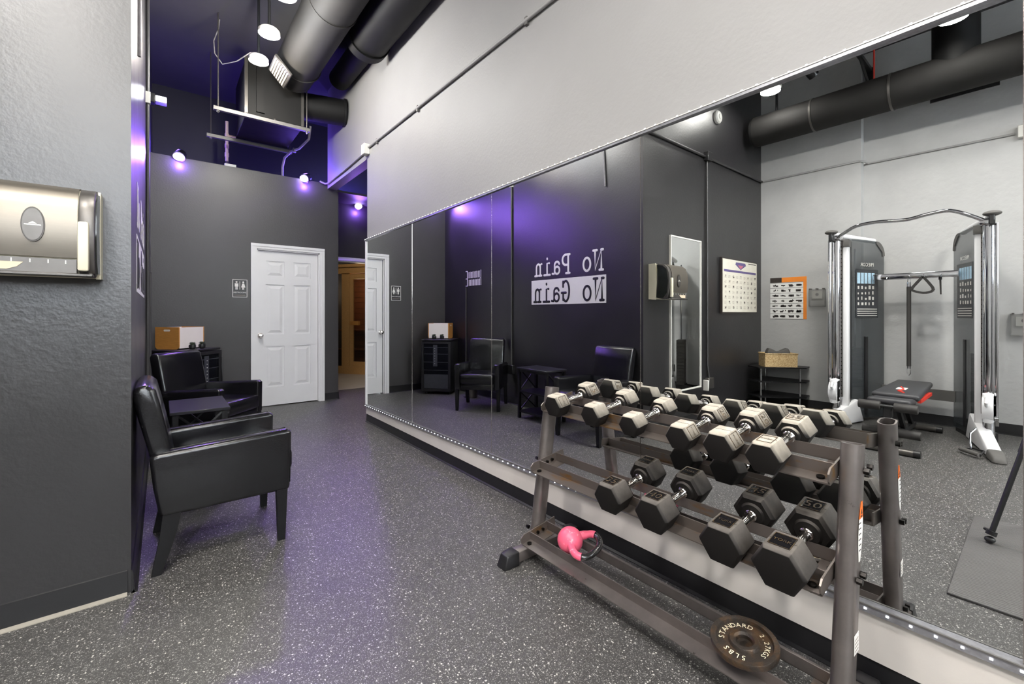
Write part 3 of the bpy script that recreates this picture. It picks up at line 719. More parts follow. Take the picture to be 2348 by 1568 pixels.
# ------------------------------------------------------------------ hex dumbbells
def hexring(x, r, k=1.0): return [(x, r*math.cos(R(60*i)), r*k*math.sin(R(60*i))) for i in range(6)]
def dumbbell(label, tier, y, r, hl, rubber, marks, qoff=0.0, handle='chrome_worn', roll=0.0, grip=.066):
    tx, tz = TIERS[tier]
    ap = r*math.cos(R(30))
    M = tier_frame(tx, tz) @ T(qoff, y, -.0172+ap)
    t = thing('hex_dumbbell', label, 'dumbbell', M.translation, M.to_euler(), group='hex dumbbells on the rack')
    for s in (-1, 1):
        rings = [(grip*s, r*.80), ((grip+.012)*s, r*.985), ((grip+hl-.010)*s, r*1.0), ((grip+hl)*s, r*.885)]
        V = []; F = []
        for x, rr in rings: V += hexring(x, rr)
        for k in range(3):
            for i in range(6): F.append((k*6+i, k*6+(i+1) % 6, (k+1)*6+(i+1) % 6, (k+1)*6+i))
        F += [tuple(range(6)), tuple(range(18, 24))]
        mb = MB()._add(V, F); mb.bevel(.0022, 2, 20)
        h = mb.build('head', rubber, t, ang=30)
        # round boss where the handle enters the head
        MB().cyl(((grip+.004)*s, 0, 0), ((grip-.006)*s, 0, 0), r*.62, 24, r1=r*.48).build('boss', rubber, h)
        # parting line seam
        MB().box(*sorted(((grip+hl*.5-.0006)*s, (grip+hl*.5+.0006)*s)), -r*.5, r*.5, ap-.0004, ap+.0005).build('seam', rubber, h)
        mk = marks[0 if s < 0 else 1]
        if mk:
            txt, flat, m_ = mk
            a = {'top': 90, 'side': 150, 'low': 210}[flat]      # flats on the side away from +y
            nrm = Vector((0, math.cos(R(a)), math.sin(R(a))))
            rgt = Vector((0, -math.sin(R(a)), math.cos(R(a))))
            if flat == 'top': rgt = Vector((0, -1, 0))
            else: rgt = Vector((0, -abs(math.sin(R(a))), -abs(math.cos(R(a))))) if flat == 'side' else Vector((0, math.sin(R(a-90))*-1, -abs(math.cos(R(a-90)))))
            rgt = (rgt-nrm*rgt.dot(nrm)).normalized()
            upv = nrm.cross(rgt)
            cx = (grip+hl*.52)*s
            B = basis(Vector((cx, 0, 0))+nrm*(ap+.0003), rgt, upv)
            w = r*.78; hgt = hl*.56
            if m_ == 'plate':
                MB().box(-w/2, w/2, -hgt/2, hgt/2, 0, .0012, M=B).build('label_plate', 'vinyl', h, smooth=False)
                lift = .0012
            else: lift = .0
            g = MB(); e = .0016
            g.box(-w/2, w/2, hgt/2-e, hgt/2, lift, lift+.0012, M=B).box(-w/2, w/2, -hgt/2, -hgt/2+e, lift, lift+.0012, M=B)
            g.box(-w/2, -w/2+e, -hgt/2, hgt/2, lift, lift+.0012, M=B).box(w/2-e, w/2, -hgt/2, hgt/2, lift, lift+.0012, M=B)
            tm = text_mesh(txt, 1.0, .0)
            xs_ = [v.co.x for v in tm.vertices]; ys_ = [v.co.y for v in tm.vertices]
            sc = min(w*.82/(max(xs_)-min(xs_)), hgt*.72/(max(ys_)-min(ys_)))
            cxm, cym = (max(xs_)+min(xs_))/2, (max(ys_)+min(ys_))/2
            g.mesh(tm, M=B @ T(0, 0, lift+.0012) @ Matrix.Scale(sc, 4) @ T(-cxm, -cym, 0))
            g.build('marking', 'emboss_blue' if m_ == 'blue' else 'emboss', h, smooth=False)
    RY = Matrix.Rotation(R(90), 4, 'Y')
    prof = [(.019, -grip), (.0195, -grip+.014), (.0165, -grip+.017), (.0140, -grip+.022), (.0150, -.02), (.0158, 0), (.0150, .02), (.0140, grip-.022), (.0165, grip-.017), (.0195, grip-.014), (.019, grip)]
    MB().lathe(prof, 20, M=RY).build('handle', handle, t)
    return t
D = 'rubber_dusty'; C_ = 'rubber_clean'
dumbbell('small hex dumbbell at the far left end of the top tier, marked 15', 'top', 1.507, .0575, .080, D, (('YORK', 'side', ''), ('15', 'side', '')))
dumbbell('second hex dumbbell from the left on the top tier, plain dusty sides', 'top', 1.273, .0540, .082, D, (('20', 'low', ''), ('20', 'low', '')))
dumbbell('third hex dumbbell from the left on the top tier, in front of a mirror seam', 'top', 1.075, .0490, .080, D, (('10', 'low', ''), ('YORK', 'low', '')))
dumbbell('fourth hex dumbbell from the left on the top tier, first marked 20', 'top', .858, .0520, .086, D, (('YORK', 'side', ''), ('20', 'side', '')))
dumbbell('fifth hex dumbbell from the left on the top tier, second marked 20', 'top', .711, .0560, .090, D, (('YORK', 'side', ''), ('20', 'side', '')))
dumbbell('last hex dumbbell at the right of the top tier, marked 25 on its top flat', 'top', .572, .0560, .094, D, (('YORK', 'top', ''), ('25', 'top', '')))
dumbbell('cleaner black hex dumbbell at the left of the middle tier, marked 35', 'mid', 1.111, .0660, .098, C_, (('35', 'top', 'plate'), ('YORK', 'top', 'plate')))
dumbbell('black hex dumbbell marked 40, second from the left on the middle tier', 'mid', .915, .0690, .098, C_, (('40', 'top', 'plate'), ('YORK', 'top', 'plate')))
dumbbell('large black hex dumbbell marked 45, third from the left on the middle tier', 'mid', .664, .0705, .104, C_, (('YORK', 'top', 'plate'), ('45', 'top', 'plate')))
dumbbell('largest hex dumbbell, marked 50, beside the near post on the middle tier', 'mid', .499, .0735, .110, C_, (('YORK', 'top', 'plate'), ('50', 'top', 'plate')))

# ------------------------------------------------------------------ kettlebell and weight plate on the bottom tier
kt = thing('kettlebell', 'pink vinyl kettlebell with worn black handle lying on the bottom tier', 'kettlebell', (1.452, 1.40, .172))
MB().sphere((0, 0, 0), .0575, 32, 20).build('ball', 'pink', kt)
hp = [(1.490, 1.380, .186), (1.535, 1.352, .192), (1.547, 1.330, .190), (1.532, 1.297, .184), (1.497, 1.272, .174), (1.44, 1.264, .167), (1.402, 1.275, .165), (1.389, 1.303, .167), (1.405, 1.342, .170), (1.430, 1.372, .172)]
def smooth_path(P, k=4):
    P = [Vector(p) for p in P]; out = []
    for i in range(len(P)-1):
        p0 = P[max(i-1, 0)]; p1 = P[i]; p2 = P[i+1]; p3 = P[min(i+2, len(P)-1)]
        for j in range(k):
            t_ = j/k
            out.append(.5*((2*p1)+(-p0+p2)*t_+(2*p0-5*p1+4*p2-p3)*t_**2+(-p0+3*p1-3*p2+p3)*t_**3))
    out.append(P[-1]); return out
sp = smooth_path(hp, 4); n = len(sp); c1, c2 = 7, n-12
MB().tube(sp[:c1+1], [.019]*3+[.016]*(c1-2), 16).build('horn', 'pink', kt, world=True)
MB().tube(sp[c2:], [.016]*(n-c2-3)+[.019]*3, 16).build('horn', 'pink', kt, world=True)
MB().tube(sp[c1:c2+1], .0142, 16).build('grip', 'grip_black', kt, world=True)

M = tier_frame(*TIERS['low']) @ T(-.008, .632, .0215)
wp = thing('weight_plate', 'rusty round iron weight plate with raised cream lettering lying on the bottom tier', 'weight plate', M.translation, M.to_euler())
MB().lathe([(.014, .002), (.098, .002), (.0985, .005), (.0985, .018), (.097, .0205), (.083, .0205), (.080, .011), (.046, .0095), (.043, .018), (.041, .0205), (.030, .0205), (.024, .014), (.0235, .0022), (.014, .002)], 64)\
    .build('disc', 'iron_rust', wp)
lt_ = MB()
def arc_text(s, a_mid, rad, size, step, flip=False):
    n = len(s)
    for i, ch in enumerate(s):
        a = a_mid+(-(i-(n-1)/2)*step)*(1 if not flip else -1)
        tm = text_mesh(ch, size, .0)
        ra = R(a)
        rot = a-90 if not flip else a+90
        lt_.mesh(tm, M=T(rad*math.cos(ra), rad*math.sin(ra), .0125) @ RZ(rot) @ Matrix.Diagonal((1, 1, 1, 1)))
# the plate is seen from -x: "up" for the reader is +x
arc_text('STANDARD', 62, .064, .024, 15.5)
arc_text('2.27KGS', -66, .064, .021, 12.5)
arc_text('5LBS', 178, .064, .024, 16)
lt_.build('lettering', 'cream_print', wp, smooth=False)

# ------------------------------------------------------------------ lounge: armchairs, side table
def make_chair(label):
    t = thing('armchair', label, 'chair', group='black armchairs by the lounge wall')
    # seat
    s = MB().box(-.20, .315, -.213, .213, .335, .462); s.bevel(.035, 4); s.build('seat', 'vinyl', t)
    MB().box(-.24, .285, -.21, .21, .265, .345).bevel(.01, 2).build('seat_base', 'vinyl', t)
    # reclined back
    pts = [(-.275, .36), (-.185, .36), (-.215, .56), (-.255, .76), (-.275, .845), (-.305, .873), (-.345, .868), (-.362, .835), (-.345, .74), (-.300, .55)]
    b = MB().prism(pts, -.235, .235, 'y'); b.bevel(.022, 3, 50); b.build('backrest', 'vinyl', t, ang=60)
    for sgn in (-1, 1):
        y0, y1 = (.213, .285) if sgn > 0 else (-.285, -.213)
        pts = [(-.262, .262), (.285, .262), (.292, .57), (.28, .585), (-.05, .568), (-.262, .558), (-.300, .55), (-.285, .40)]
        a = MB().prism(pts, y0, y1, 'y'); a.bevel(.020, 3, 45); ar = a.build('arm', 'vinyl', t, ang=60)
        ye = y1 if sgn > 0 else y0; yi = y0 if sgn > 0 else y1
        for yy in (ye-sgn*.012, yi+sgn*.012):
            MB().tube([(-.25, yy, .557), (-.05, yy, .566), (.27, yy, .582), (.288, yy, .565), (.284, yy, .30)], .0035, 6).build('piping', 'vinyl', ar)
        yl = sgn*.262
        # front leg tapers downwards, rear leg sweeps backwards
        MB().hexa([(.228, yl-.016, 0), (.262, yl-.016, 0), (.262, yl+.016, 0), (.228, yl+.016, 0), (.220, yl-.022, .27), (.272, yl-.022, .27), (.272, yl+.022, .27), (.220, yl+.022, .27)]).build('leg', 'black_wood', t, smooth=False)
        rp = [(-.182, .27), (-.250, .27), (-.262, .16), (-.292, .0), (-.255, .0), (-.222, .10), (-.196, .19)]
        MB().prism(rp, yl-.018, yl+.018, 'y').build('leg', 'black_wood', t, smooth=False)
    return t
ch = make_chair('black vinyl armchair in front, its side facing us beside the dispenser wall')
ch.location = (.252, 2.866, 0)
c2_ = copy_tree(ch); c2_['label'] = 'black vinyl armchair turned toward us in front of the little fridge'
c2_.location = (.335, 4.68, 0); c2_.rotation_euler = (0, 0, R(-42))

tb = thing('side_table', 'low black side table with crossed end braces between the two armchairs', 'table', (.19, 3.705, 0))
x0, x1, y0, y1 = -.155, .165, -.255, .255
MB().box(x0, x1, y0, y1, .565, .585).bevel(.003, 1).build('top', 'table_top', tb)
for x in (x0+.015, x1-.045):
    for y in (y0+.01, y1-.04): MB().box(x, x+.03, y, y+.03, 0, .565).build('leg', 'black_wood', tb, smooth=False)
for z in (.30, .07): MB().box(x0+.02, x1-.02, y0+.015, y1-.015, z, z+.018).build('shelf', 'black_wood', tb, smooth=False)
for y in (y0+.02, y1-.03):
    for (za, zb_) in ((.09, .30), (.30, .09), (.318, .56), (.56, .318)):
        MB().tube([(x0+.04, y+.005, za), (x1-.04, y+.005, zb_)], .008, 4).build('brace', 'black_wood', tb, smooth=False)
for x in (x0+.02, x1-.036): MB().box(x, x+.016, y0+.03, y1-.03, .535, .565).build('apron', 'black_wood', tb, smooth=False)

# ------------------------------------------------------------------ fridge in the corner with things on it
ang = math.degrees(math.atan2(6.01-5.68, .52-.208))      # front face runs from (.208,5.68) to (.52,6.01)
fg = thing('mini_fridge', 'black glass-door mini fridge set across the lounge corner', 'fridge', (.364-.5*.30, 5.845+.5*.285, 0), (0, 0, R(ang)))
W, Dp, Hh = .225, .205, .80      # local x across, -y is the front
MB().box(-W, W, -Dp+.03, Dp, .03, Hh).bevel(.006, 2).build('cabinet', 'black_plastic', fg)
MB().box(-W-.006, W+.006, -Dp, Dp+.004, Hh, Hh+.02).bevel(.004, 1).build('top', 'black_plastic', fg)
dr = MB().box(-W, -W+.035, -Dp-.02, -Dp+.025, .05, Hh-.01).box(W-.035, W, -Dp-.02, -Dp+.025, .05, Hh-.01).box(-W+.035, W-.035, -Dp-.02, -Dp+.025, Hh-.045, Hh-.01).box(-W+.035, W-.035, -Dp-.02, -Dp+.025, .05, .085).build('door', 'black_plastic', fg)
MB().box(-W+.03, W-.03, -Dp-.012, -Dp-.006, .08, Hh-.04).build('pane', 'dark_glass', dr)
MB().box(W-.03, W-.016, -Dp-.05, -Dp-.03, .35, .72).bevel(.004, 1).build('handle', 'black_plastic', dr)
for z in (.36, .48, .60, .70): MB().box(-W+.04, W-.04, -Dp-.0125, -Dp-.0118, z, z+.006).build('rack_line', 'shelf_inside', fg)
MB().box(-.02, .045, -Dp-.0130, -Dp-.0120, .42, .74).build('light_bar', 'shelf_inside', fg)
for k in range(7): MB().sphere((.018, -Dp-.014, .46+.038*k), .005, 8, 6).build('indicator', 'offwhite_plastic', fg)
MB().box(-W+.04, W-.04, -Dp-.0128, -Dp-.0120, .09, .30).build('lower_bin', 'shelf_inside', fg)
for x in (-W+.03, W-.06):
    for y in (-Dp+.05, Dp-.05): MB().cyl((x, y, 0), (x, y, .03), .018, 10).build('foot', 'black_plastic', fg)

# open-top box: wood end, white long side
bx = thing('storage_box', 'storage box with honey wood end and white long side on the fridge', 'box', (.145, 6.02, .82))
P0, P1, P2 = Vector((.138, 5.863, 0)), Vector((-.060, 6.075, 0)), Vector((.372, 6.085, 0))
e1 = (P1-P0); e2 = (P2-P0); th = .012; H0, H1 = .822, 1.06
u1, u2 = e1.normalized(), e2.normalized()
def slab(a, b, nrm, z0, z1, m, name, notch=False):
    d = nrm*th
    MB().hexa([tuple(v)+() for v in ((a.x, a.y, z0), (b.x, b.y, z0), ((b+d).x, (b+d).y, z0), ((a+d).x, (a+d).y, z0),
              (a.x, a.y, z1), (b.x, b.y, z1), ((b+d).x, (b+d).y, z1), ((a+d).x, (a+d).y, z1))]).build(name, m, bx, smooth=False, world=True)
slab(P0+u2*th, P2-u2*th, u1, H0+.01, H1-.004, 'white_board', 'side')
slab(P1+u2*th-u1*th, P1+e2-u2*th-u1*th, u1, H0+.01, H1-.004, 'white_board', 'side')
# end panels with rounded bottom corners and a hand slot
def end_panel(o):
    L_ = e1.length; n = 8; r_ = .04; pts = []
    for i in range(n+1): a = math.pi+math.pi/2*i/n; pts.append((r_+r_*math.cos(a), r_+r_*math.sin(a)))
    for i in range(n+1): a = -math.pi/2+math.pi/2*i/n; pts.append((L_-r_+r_*math.cos(a), r_+r_*math.sin(a)))
    pts += [(L_, H1-H0), (0, H1-H0)]
    B = basis((o.x, o.y, H0), u1, (0, 0, 1))
    p = MB().prism([(a, b) for a, b in pts], 0, -th if False else th, 'z', M=B).build('end_panel', 'honey_wood', bx, smooth=False, world=True)
    c_ = L_/2; sl = oblong(c_, (H1-H0)-.036, .078, .020)
    MB().prism(sl, -.0012, th+.0012, 'z', M=B).build('hand_slot', 'white_board', p, smooth=False, world=True)
end_panel(P0); end_panel(P2-u2*th)
slab(P0+u2*th+u1*th, P0+u2*th+u1*th, u1, H0, H0, 'white_board', 'side') if False else None
bt_ = MB(); A_ = P0+u2*th+u1*th; B_ = P2-u2*th+u1*th; C2_ = P2-u2*th+e1-u1*th; D_ = P0+u2*th+e1-u1*th
bt_.prism([(v.x, v.y) for v in (A_, B_, C2_, D_)], H0+.012, H0+.022, 'z').build('bottom', 'white_board', bx, world=True)

def succulent(label, x, y, dark):
    s = thing('succulent', label, 'plant', (x, y, .82))
    MB().lathe([(.018, 0), (.030, .01), (.034, .035), (.030, .05), (.026, .05), (.022, .04)], 20).build('pot', 'black_plastic', s)
    random.seed(int(x*1000))
    for k in range(16):
        a = k*2.4; e = .25+.9*(k/16); r_ = .030
        d = Vector((math.cos(a)*math.cos(e), math.sin(a)*math.cos(e), math.sin(e)))
        MB().cyl((0, 0, .048), Vector((0, 0, .048))+d*r_*1.2, .008, 6, r1=.002).build('leaf', 'succulent', s)
    return s
succulent('dark potted succulent nearer the wooden end of the storage box', .255, 5.865, True)
succulent('spiky potted succulent at the front edge of the fridge top', .345, 5.945, False)

bn = thing('pedal_bin', 'small steel pedal bin on the floor behind the far armchair', 'bin', (.075, 5.33, 0))
MB().lathe([(.085, .0), (.088, .02), (.088, .23), (.086, .235)], 28).build('body', 'steel_brushed', bn)
MB().lathe([(.089, .235), (.088, .25), (.06, .268), (.01, .272)], 28).build('lid', 'steel_dark', bn)
MB().box(.07, .125, -.02, .02, .012, .022).build('pedal', 'black_plastic', bn)

# ------------------------------------------------------------------ lettering on the lounge wall
def arc(cx, cy, rx, ry, a0, a1, n=16): return [(cx+rx*math.cos(R(a0+(a1-a0)*i/n)), cy+ry*math.sin(R(a0+(a1-a0)*i/n))) for i in range(n+1)]
GL = {
 'N': [[(.18, 0), (.18, 1), (.80, .02), (.80, 1)], [(.02, 0), (.36, 0)], [(.02, 1), (.2, 1)], [(.62, 1), (.98, 1)]],
 'o': [arc(.5, .345, .36, .335, 0, 360, 24)],
 'P': [[(.25, 0), (.25, 1)], [(.08, 0), (.50, 0)], [(.08, 1), (.55, 1)]+arc(.55, .725, .36, .275, 90, -90, 12)+[(.25, .45)]],
 'a': [arc(.42, .21, .29, .20, 0, 360, 20), [(.16, .55)]+arc(.43, .50, .28, .18, 150, 0, 10)+[(.71, .14), (.78, .02), (.98, .04)]],
 'i': [[(.24, .66), (.50, .66), (.50, 0)], [(.14, 0), (.88, 0)], [(.49, .90), (.50, .935)]],
 'n': [[(.06, .66), (.25, .66), (.25, 0)], [(.08, 0), (.43, 0)], [(.25, .50)]+arc(.5, .46, .25, .21, 150, 0, 10)+[(.75, 0)], [(.60, 0), (.94, 0)]],
 'G': [arc(.50, .5, .38, .5, 55, 320, 24), [(.80, .98), (.80, .72)], [(.48, .42), (.96, .42)], [(.79, .42), (.79, .06)]],
}
def lettering(word, y0, z0, cell, hgt, stroke, m, parent, thick=.12, x=XL):
    for i, chh in enumerate(word):
        if chh == ' ': continue
        mb = MB(); B = T(x+.0016, 0, 0) @ Matrix.Diagonal((thick, 1, 1, 1))
        for pl in GL[chh]:
            closed = (pl[0][0]-pl[-1][0])**2+(pl[0][1]-pl[-1][1])**2 < 1e-6
            P = [(0, y0+cell*(i+.06+.88*a), z0+hgt*b) for a, b in (pl[:-1] if closed else pl)]
            mb.tube(P, stroke, 8, closed=closed, M=B)
            if not closed:
                for e in (P[0], P[-1]): mb.sphere(e, stroke, 10, 6, M=B)
        o = mb.build('letter', m, parent, world=True)
sg = thing('wall_lettering', 'large white wall lettering reading No Pain over a white band reading No Gain', 'sign', (XL, 3.6, 1.3))
lettering('No Pain', 3.045, 1.675, .160, .215, .0135, 'sign_white', sg)
MB().box(XL, XL+.0012, 3.015, 4.214, 1.318, 1.620).build('band', 'sign_white', sg, world=True, smooth=False)
lettering('No Gain', 3.035, 1.350, .164, .235, .0145, 'sign_black', sg, thick=.14, x=XL+.0006)
# small sign farther along: white strokes only, too far away to read
s2 = thing('wall_lettering', 'small square block of tall narrow white letters beyond the black conduit', 'sign', (XL, 5.55, 1.62))
fr_ = MB()
fr_.box(XL, XL+.002, 5.345, 5.357, 1.63, 1.855).box(XL, XL+.002, 5.345, 5.37, 1.73, 1.742)
for k in range(12): fr_.box(XL, XL+.002, 5.385+.026*k, 5.385+.026*k+(.008 if k % 4 else .015), 1.745, 1.845-.002*(k % 3))
for k in range(12): fr_.box(XL, XL+.002, 5.380+.026*k, 5.380+.026*k+(.009 if k % 3 else .017), 1.63, 1.725-.004*(k % 2))
fr_.box(XL, XL+.002, 5.705, 5.722, 1.625, 1.86)
for z in (1.625, 1.735, 1.85): fr_.box(XL, XL+.002, 5.722, 5.762, z, z+.012)
fr_.build('strokes', 'sign_white', s2, world=True, smooth=False)

# ------------------------------------------------------------------ restroom sign
rs = thing('restroom_sign', 'small black restroom sign with white man and woman figures beside the white door', 'sign', (.757, YP, 1.52))
w_, h_ = .079, .111
MB().box(-w_, w_, -.006, 0, -h_, h_).build('plaque', 'sign_black', rs, smooth=False)
g = MB(); e = .006
g.box(-w_, w_, -.0075, -.006, h_-e, h_).box(-w_, w_, -.0075, -.006, -h_, -h_+e).box(-w_, -w_+e, -.0075, -.006, -h_, h_).box(w_-e, w_, -.0075, -.006, -h_, h_)
g.box(-.003, .003, -.0075, -.006, -.015, .088)
g.build('border', 'sign_white', rs, smooth=False)
for s in (-1, 1):
    f = MB(); cx = s*.036
    f.cyl((cx, -.0075, .078), (cx, -.006, .078), .0105, 16)
    if s < 0: f.box(cx-.019, cx+.019, -.0075, -.006, .022, .062).box(cx-.011, cx-.002, -.0075, -.006, -.016, .022).box(cx+.002, cx+.011, -.0075, -.006, -.016, .022)
    else: f.prism([(cx-.010, .062), (cx+.010, .062), (cx+.023, .012), (cx-.023, .012)], -.0075, -.006, 'y').box(cx-.010, cx-.002, -.0075, -.006, -.016, .012).box(cx+.002, cx+.010, -.0075, -.006, -.016, .012)
    f.build('figure', 'sign_white', rs, smooth=False)
MB().mesh(text_mesh('RESTROOMS', .024, .0006), M=basis((0, -.0068, -.052), (1, 0, 0), (0, 0, 1))).build('lettering', 'sign_white', rs, smooth=False)
MB().box(-.06, .06, -.007, -.006, -.088, -.082).build('braille_line', 'ink_soft', rs, smooth=False)

# ------------------------------------------------------------------ paper towel dispenser
dp = thing('towel_dispenser', 'brushed steel paper towel dispenser with oval emblem on the charcoal wall', 'dispenser', (-.365, YD, 1.34))
# profile in (depth from wall, height)
prof = [(0, .02), (.06, .0), (.15, .0), (.19, .012), (.205, .05), (.217, .11), (.222, .18), (.216, .25), (.196, .305), (.16, .335), (.09, .350), (0, .352)]
P_ = [(-d, z) for d, z in prof]
hw = .170
MB().prism([(-d*.96 if d > .1 else -d, z*.985+.003) for d, z in prof], -hw+.004, hw-.012, 'x').bevel(.003, 1, 50).build('housing', 'cream_plastic', dp)
cov = [(-.075, .345), (-.12, .346), (-.162, .338), (-.199, .308), (-.219, .252), (-.2255, .18), (-.2205, .11), (-.2135, .068), (-.2105, .068), (-.217, .11), (-.222, .18), (-.2155, .25), (-.196, .304), (-.16, .334), (-.12, .342), (-.075, .341)]
MB().prism(cov, -hw-.002, hw-.052, 'x').build('cover', 'steel_brushed', dp, ang=60)
MB().prism([(a-.002, b+.001) for a, b in P_[2:-1]]+[(-.08, .02)], hw-.050, hw-.006, 'x').bevel(.004, 2, 50).build('end_band', 'steel_dark', dp)
MB().prism([(-.085, .02), (-.155, .015), (-.192, .06), (-.208, .18), (-.19, .29), (-.15, .325), (-.09, .335), (-.105, .18)], hw-.006, hw-.001, 'x').build('side_window', 'smoke_plastic', dp)
MB().prism([(0, .005), (-.075, .0), (-.088, .17), (-.075, .352), (0, .352)], hw-.014, hw, 'x').build('back_flange', 'cream_plastic', dp)
MB().box(hw-.052, hw-.020, -.239, -.215, .02, .205).bevel(.008, 2).build('lever', 'cream_plastic', dp)
MB().box(-hw+.01, hw-.055, -.216, -.190, .012, .062).build('slot', 'steel_dark', dp)
MB().box(-hw, hw-.01, -.222, -.18, .0, .012).bevel(.003, 1).build('tray_lip', 'steel_dark', dp)
for k in range(6): MB().box(-.14+.045*k, -.137+.045*k, -.2185, -.2155, .045, .058).build('tear_tooth', 'offwhite_plastic', dp, smooth=False)
MB().prism([(-.13, .045), (-.02, .045), (-.035, .028), (-.06, .018), (-.13, .018)], -.2185, -.2165, 'y').build('paper_sheet', 'paper', dp, smooth=False)
em = MB(); n = 32
def ell(rx, rz, cx=.005, cz=.18): return [(cx+rx*math.cos(2*math.pi*i/n), cz+rz*math.sin(2*math.pi*i/n)) for i in range(n)]
MB().prism(ell(.030, .062), -.229, -.222, 'y').build('emblem_ring', 'emblem_dark', dp)
MB().prism(ell(.0265, .057), -.2305, -.225, 'y').build('emblem', 'steel_dark', dp)
MB().prism([(-.006, .182), (.016, .182), (.005, .190)], -.2315, -.230, 'y').box(-.016, .026, -.2315, -.230, .176, .180).build('emblem_mark', 'offwhite_plastic', dp, smooth=False)

# ------------------------------------------------------------------ on the charcoal wall: tall mirror, framed chart
tm_ = thing('wall_mirror', 'tall narrow mirror with thin white frame behind the towel dispenser, seen in the long mirror', 'mirror', (-.88, YD, .45))
x0, x1, z0, z1 = -1.20, -.565, .38, 2.02
MB().box(x0+.012, x1-.012, YD-.014, YD-.006, z0+.012, z1-.012).build('glass', 'mirror', tm_, world=True, smooth=False)
MB().box(x0, x0+.014, YD-.022, YD, z0, z1).box(x1-.014, x1, YD-.022, YD, z0, z1).box(x0+.014, x1-.014, YD-.022, YD, z1-.014, z1).box(x0+.014, x1-.014, YD-.022, YD, z0, z0+.014).build('frame', 'offwhite_plastic', tm_, world=True, smooth=False)

ch_ = thing('framed_chart', 'dark framed cream exercise chart with purple emblem on the charcoal wall', 'poster', (-2.17, YD, 1.22))
x0, x1, z0, z1 = -2.66, -1.69, 1.225, 1.868
MB().box(x0-.015, x1+.015, YD-.03, YD-.004, z0-.015, z1+.015).build('frame', 'frame_dark', ch_, world=True, smooth=False)
MB().box(x0, x1, YD-.033, YD-.029, z0, z1).build('sheet', 'poster_cream', ch_, world=True, smooth=False)
yy = YD-.0338
# print: viewer faces +y, so right is +x
cxp = (x0+x1)/2
MB().prism([(cxp-.13, 1.845), (cxp+.13, 1.845), (cxp+.15, 1.815), (cxp, 1.755), (cxp-.15, 1.815)], yy, yy+.0008, 'y').build('emblem', 'ink_purple', ch_, world=True, smooth=False)
MB().prism([(cxp-.08, 1.81), (cxp+.08, 1.81), (cxp, 1.765)], yy-.0006, yy+.0002, 'y').build('emblem', 'ink_pink', ch_, world=True, smooth=False)
MB().box(x0+.03, x1-.03, yy, yy+.0008, 1.715, 1.742).build('title_band', 'ink_purple', ch_, world=True, smooth=False)
MB().box(x0+.03, x0+.26, yy, yy+.0008, 1.842, 1.852).build('top_line', 'ink', ch_, world=True, smooth=False)
random.seed(3); pr = MB(); pr2 = MB()
for r_ in range(7):
    for c in range(9):
        x = x0+.06+c*.105; z = 1.668-.063*r_
        for k in range(3): pr2.box(x-.03+.01*random.random(), x+.02+.02*random.random(), yy, yy+.0008, z-.012*k, z-.012*k+.003)
        if (c+r_) % 2 == 0:
            for k in range(3): pr.box(x-.012+random.uniform(-.01, .01), x+random.uniform(-.004, .012), yy-.0004, yy+.0006, z-.008*k+random.uniform(-.01, .01), z-.008*k+.008)
pr.build('figures', 'ink', ch_, world=True, smooth=False); pr2.build('captions', 'ink_soft', ch_, world=True, smooth=False)

# ------------------------------------------------------------------ on the grey wall: orange poster, lock boxes
op = thing('exercise_poster', 'white exercise poster with orange top and side bands on the grey wall', 'poster', (XG1, 2.18, 1.13))
y0, y1, z0, z1 = 1.965, 2.392, 1.135, 1.683      # viewer faces -x: right is +y
MB().box(XG1, XG1+.003, y0, y1, z0, z1).build('sheet', 'poster_white', op, world=True, smooth=False)
X = XG1+.003
MB().box(X, X+.001, y0, y0+.038, z0, z1).box(X, X+.001, y0+.038, y1-.14, z1-.065, z1).build('orange_band', 'orange', op, world=True, smooth=False)
MB().box(X, X+.001, y1-.14, y1, z1-.065, z1).build('logo_block', 'frame_dark', op, world=True, smooth=False)
rw = MB(); fg_ = MB()
for k in range(8): rw.box(X, X+.001, y0+.038, y1, z0+.068*k, z0+.068*k+.004)
random.seed(5)
for r_ in range(7):
    for c in range(4):
        yb = y0+.085+.092*c; zb_ = z0+.036+.068*r_
        for k in range(4): fg_.box(X, X+.0012, yb+random.uniform(-.035, .02), yb+random.uniform(.022, .04) if k == 0 else yb+.03*random.random(), zb_+random.uniform(-.02, .0), zb_+random.uniform(.002, .014)) if k < 2 else fg_.cyl((X, yb+random.uniform(-.03, .03), zb_+random.uniform(-.015, .018)), (X+.0012, yb+random.uniform(-.03, .03), zb_+random.uniform(-.015, .018)), .006, 6)
rw.build('row_line', 'ink', op, world=True, smooth=False); fg_.build('figures', 'ink', op, world=True, smooth=False)
def lockbox(label, xw, yc, zc):
    t = thing('thermostat_guard', label, 'thermostat', (xw, yc, zc))
    MB().box(0, .03, -.055, .055, -.02, .075).bevel(.004, 1).build('thermostat', 'offwhite_plastic', t)
    MB().cyl((.03, 0, .035), (.033, 0, .035), .018, 16).build('dial', 'ink', t)
    g = MB().box(0, .06, -.088, -.082, -.115, .10).box(0, .06, .082, .088, -.115, .10).box(0, .06, -.082, .082, .094, .10).box(0, .06, -.082, .082, -.115, -.109).box(.056, .06, -.082, .082, -.109, .094)
    g.build('guard', 'clear_box', t, smooth=False)
    for y in (-.07, 0, .07): MB().box(.0, .062, y-.008, y+.008, .098, .112).build('hinge', 'steel_dark', t, smooth=False)
    return t
lockbox('thermostat under a clear guard beside the orange poster on the grey wall', XG1, 1.845, 1.41)
lockbox('thermostat under a guard at the far right of the grey wall behind the cable machine', XG2, .16, 1.10)

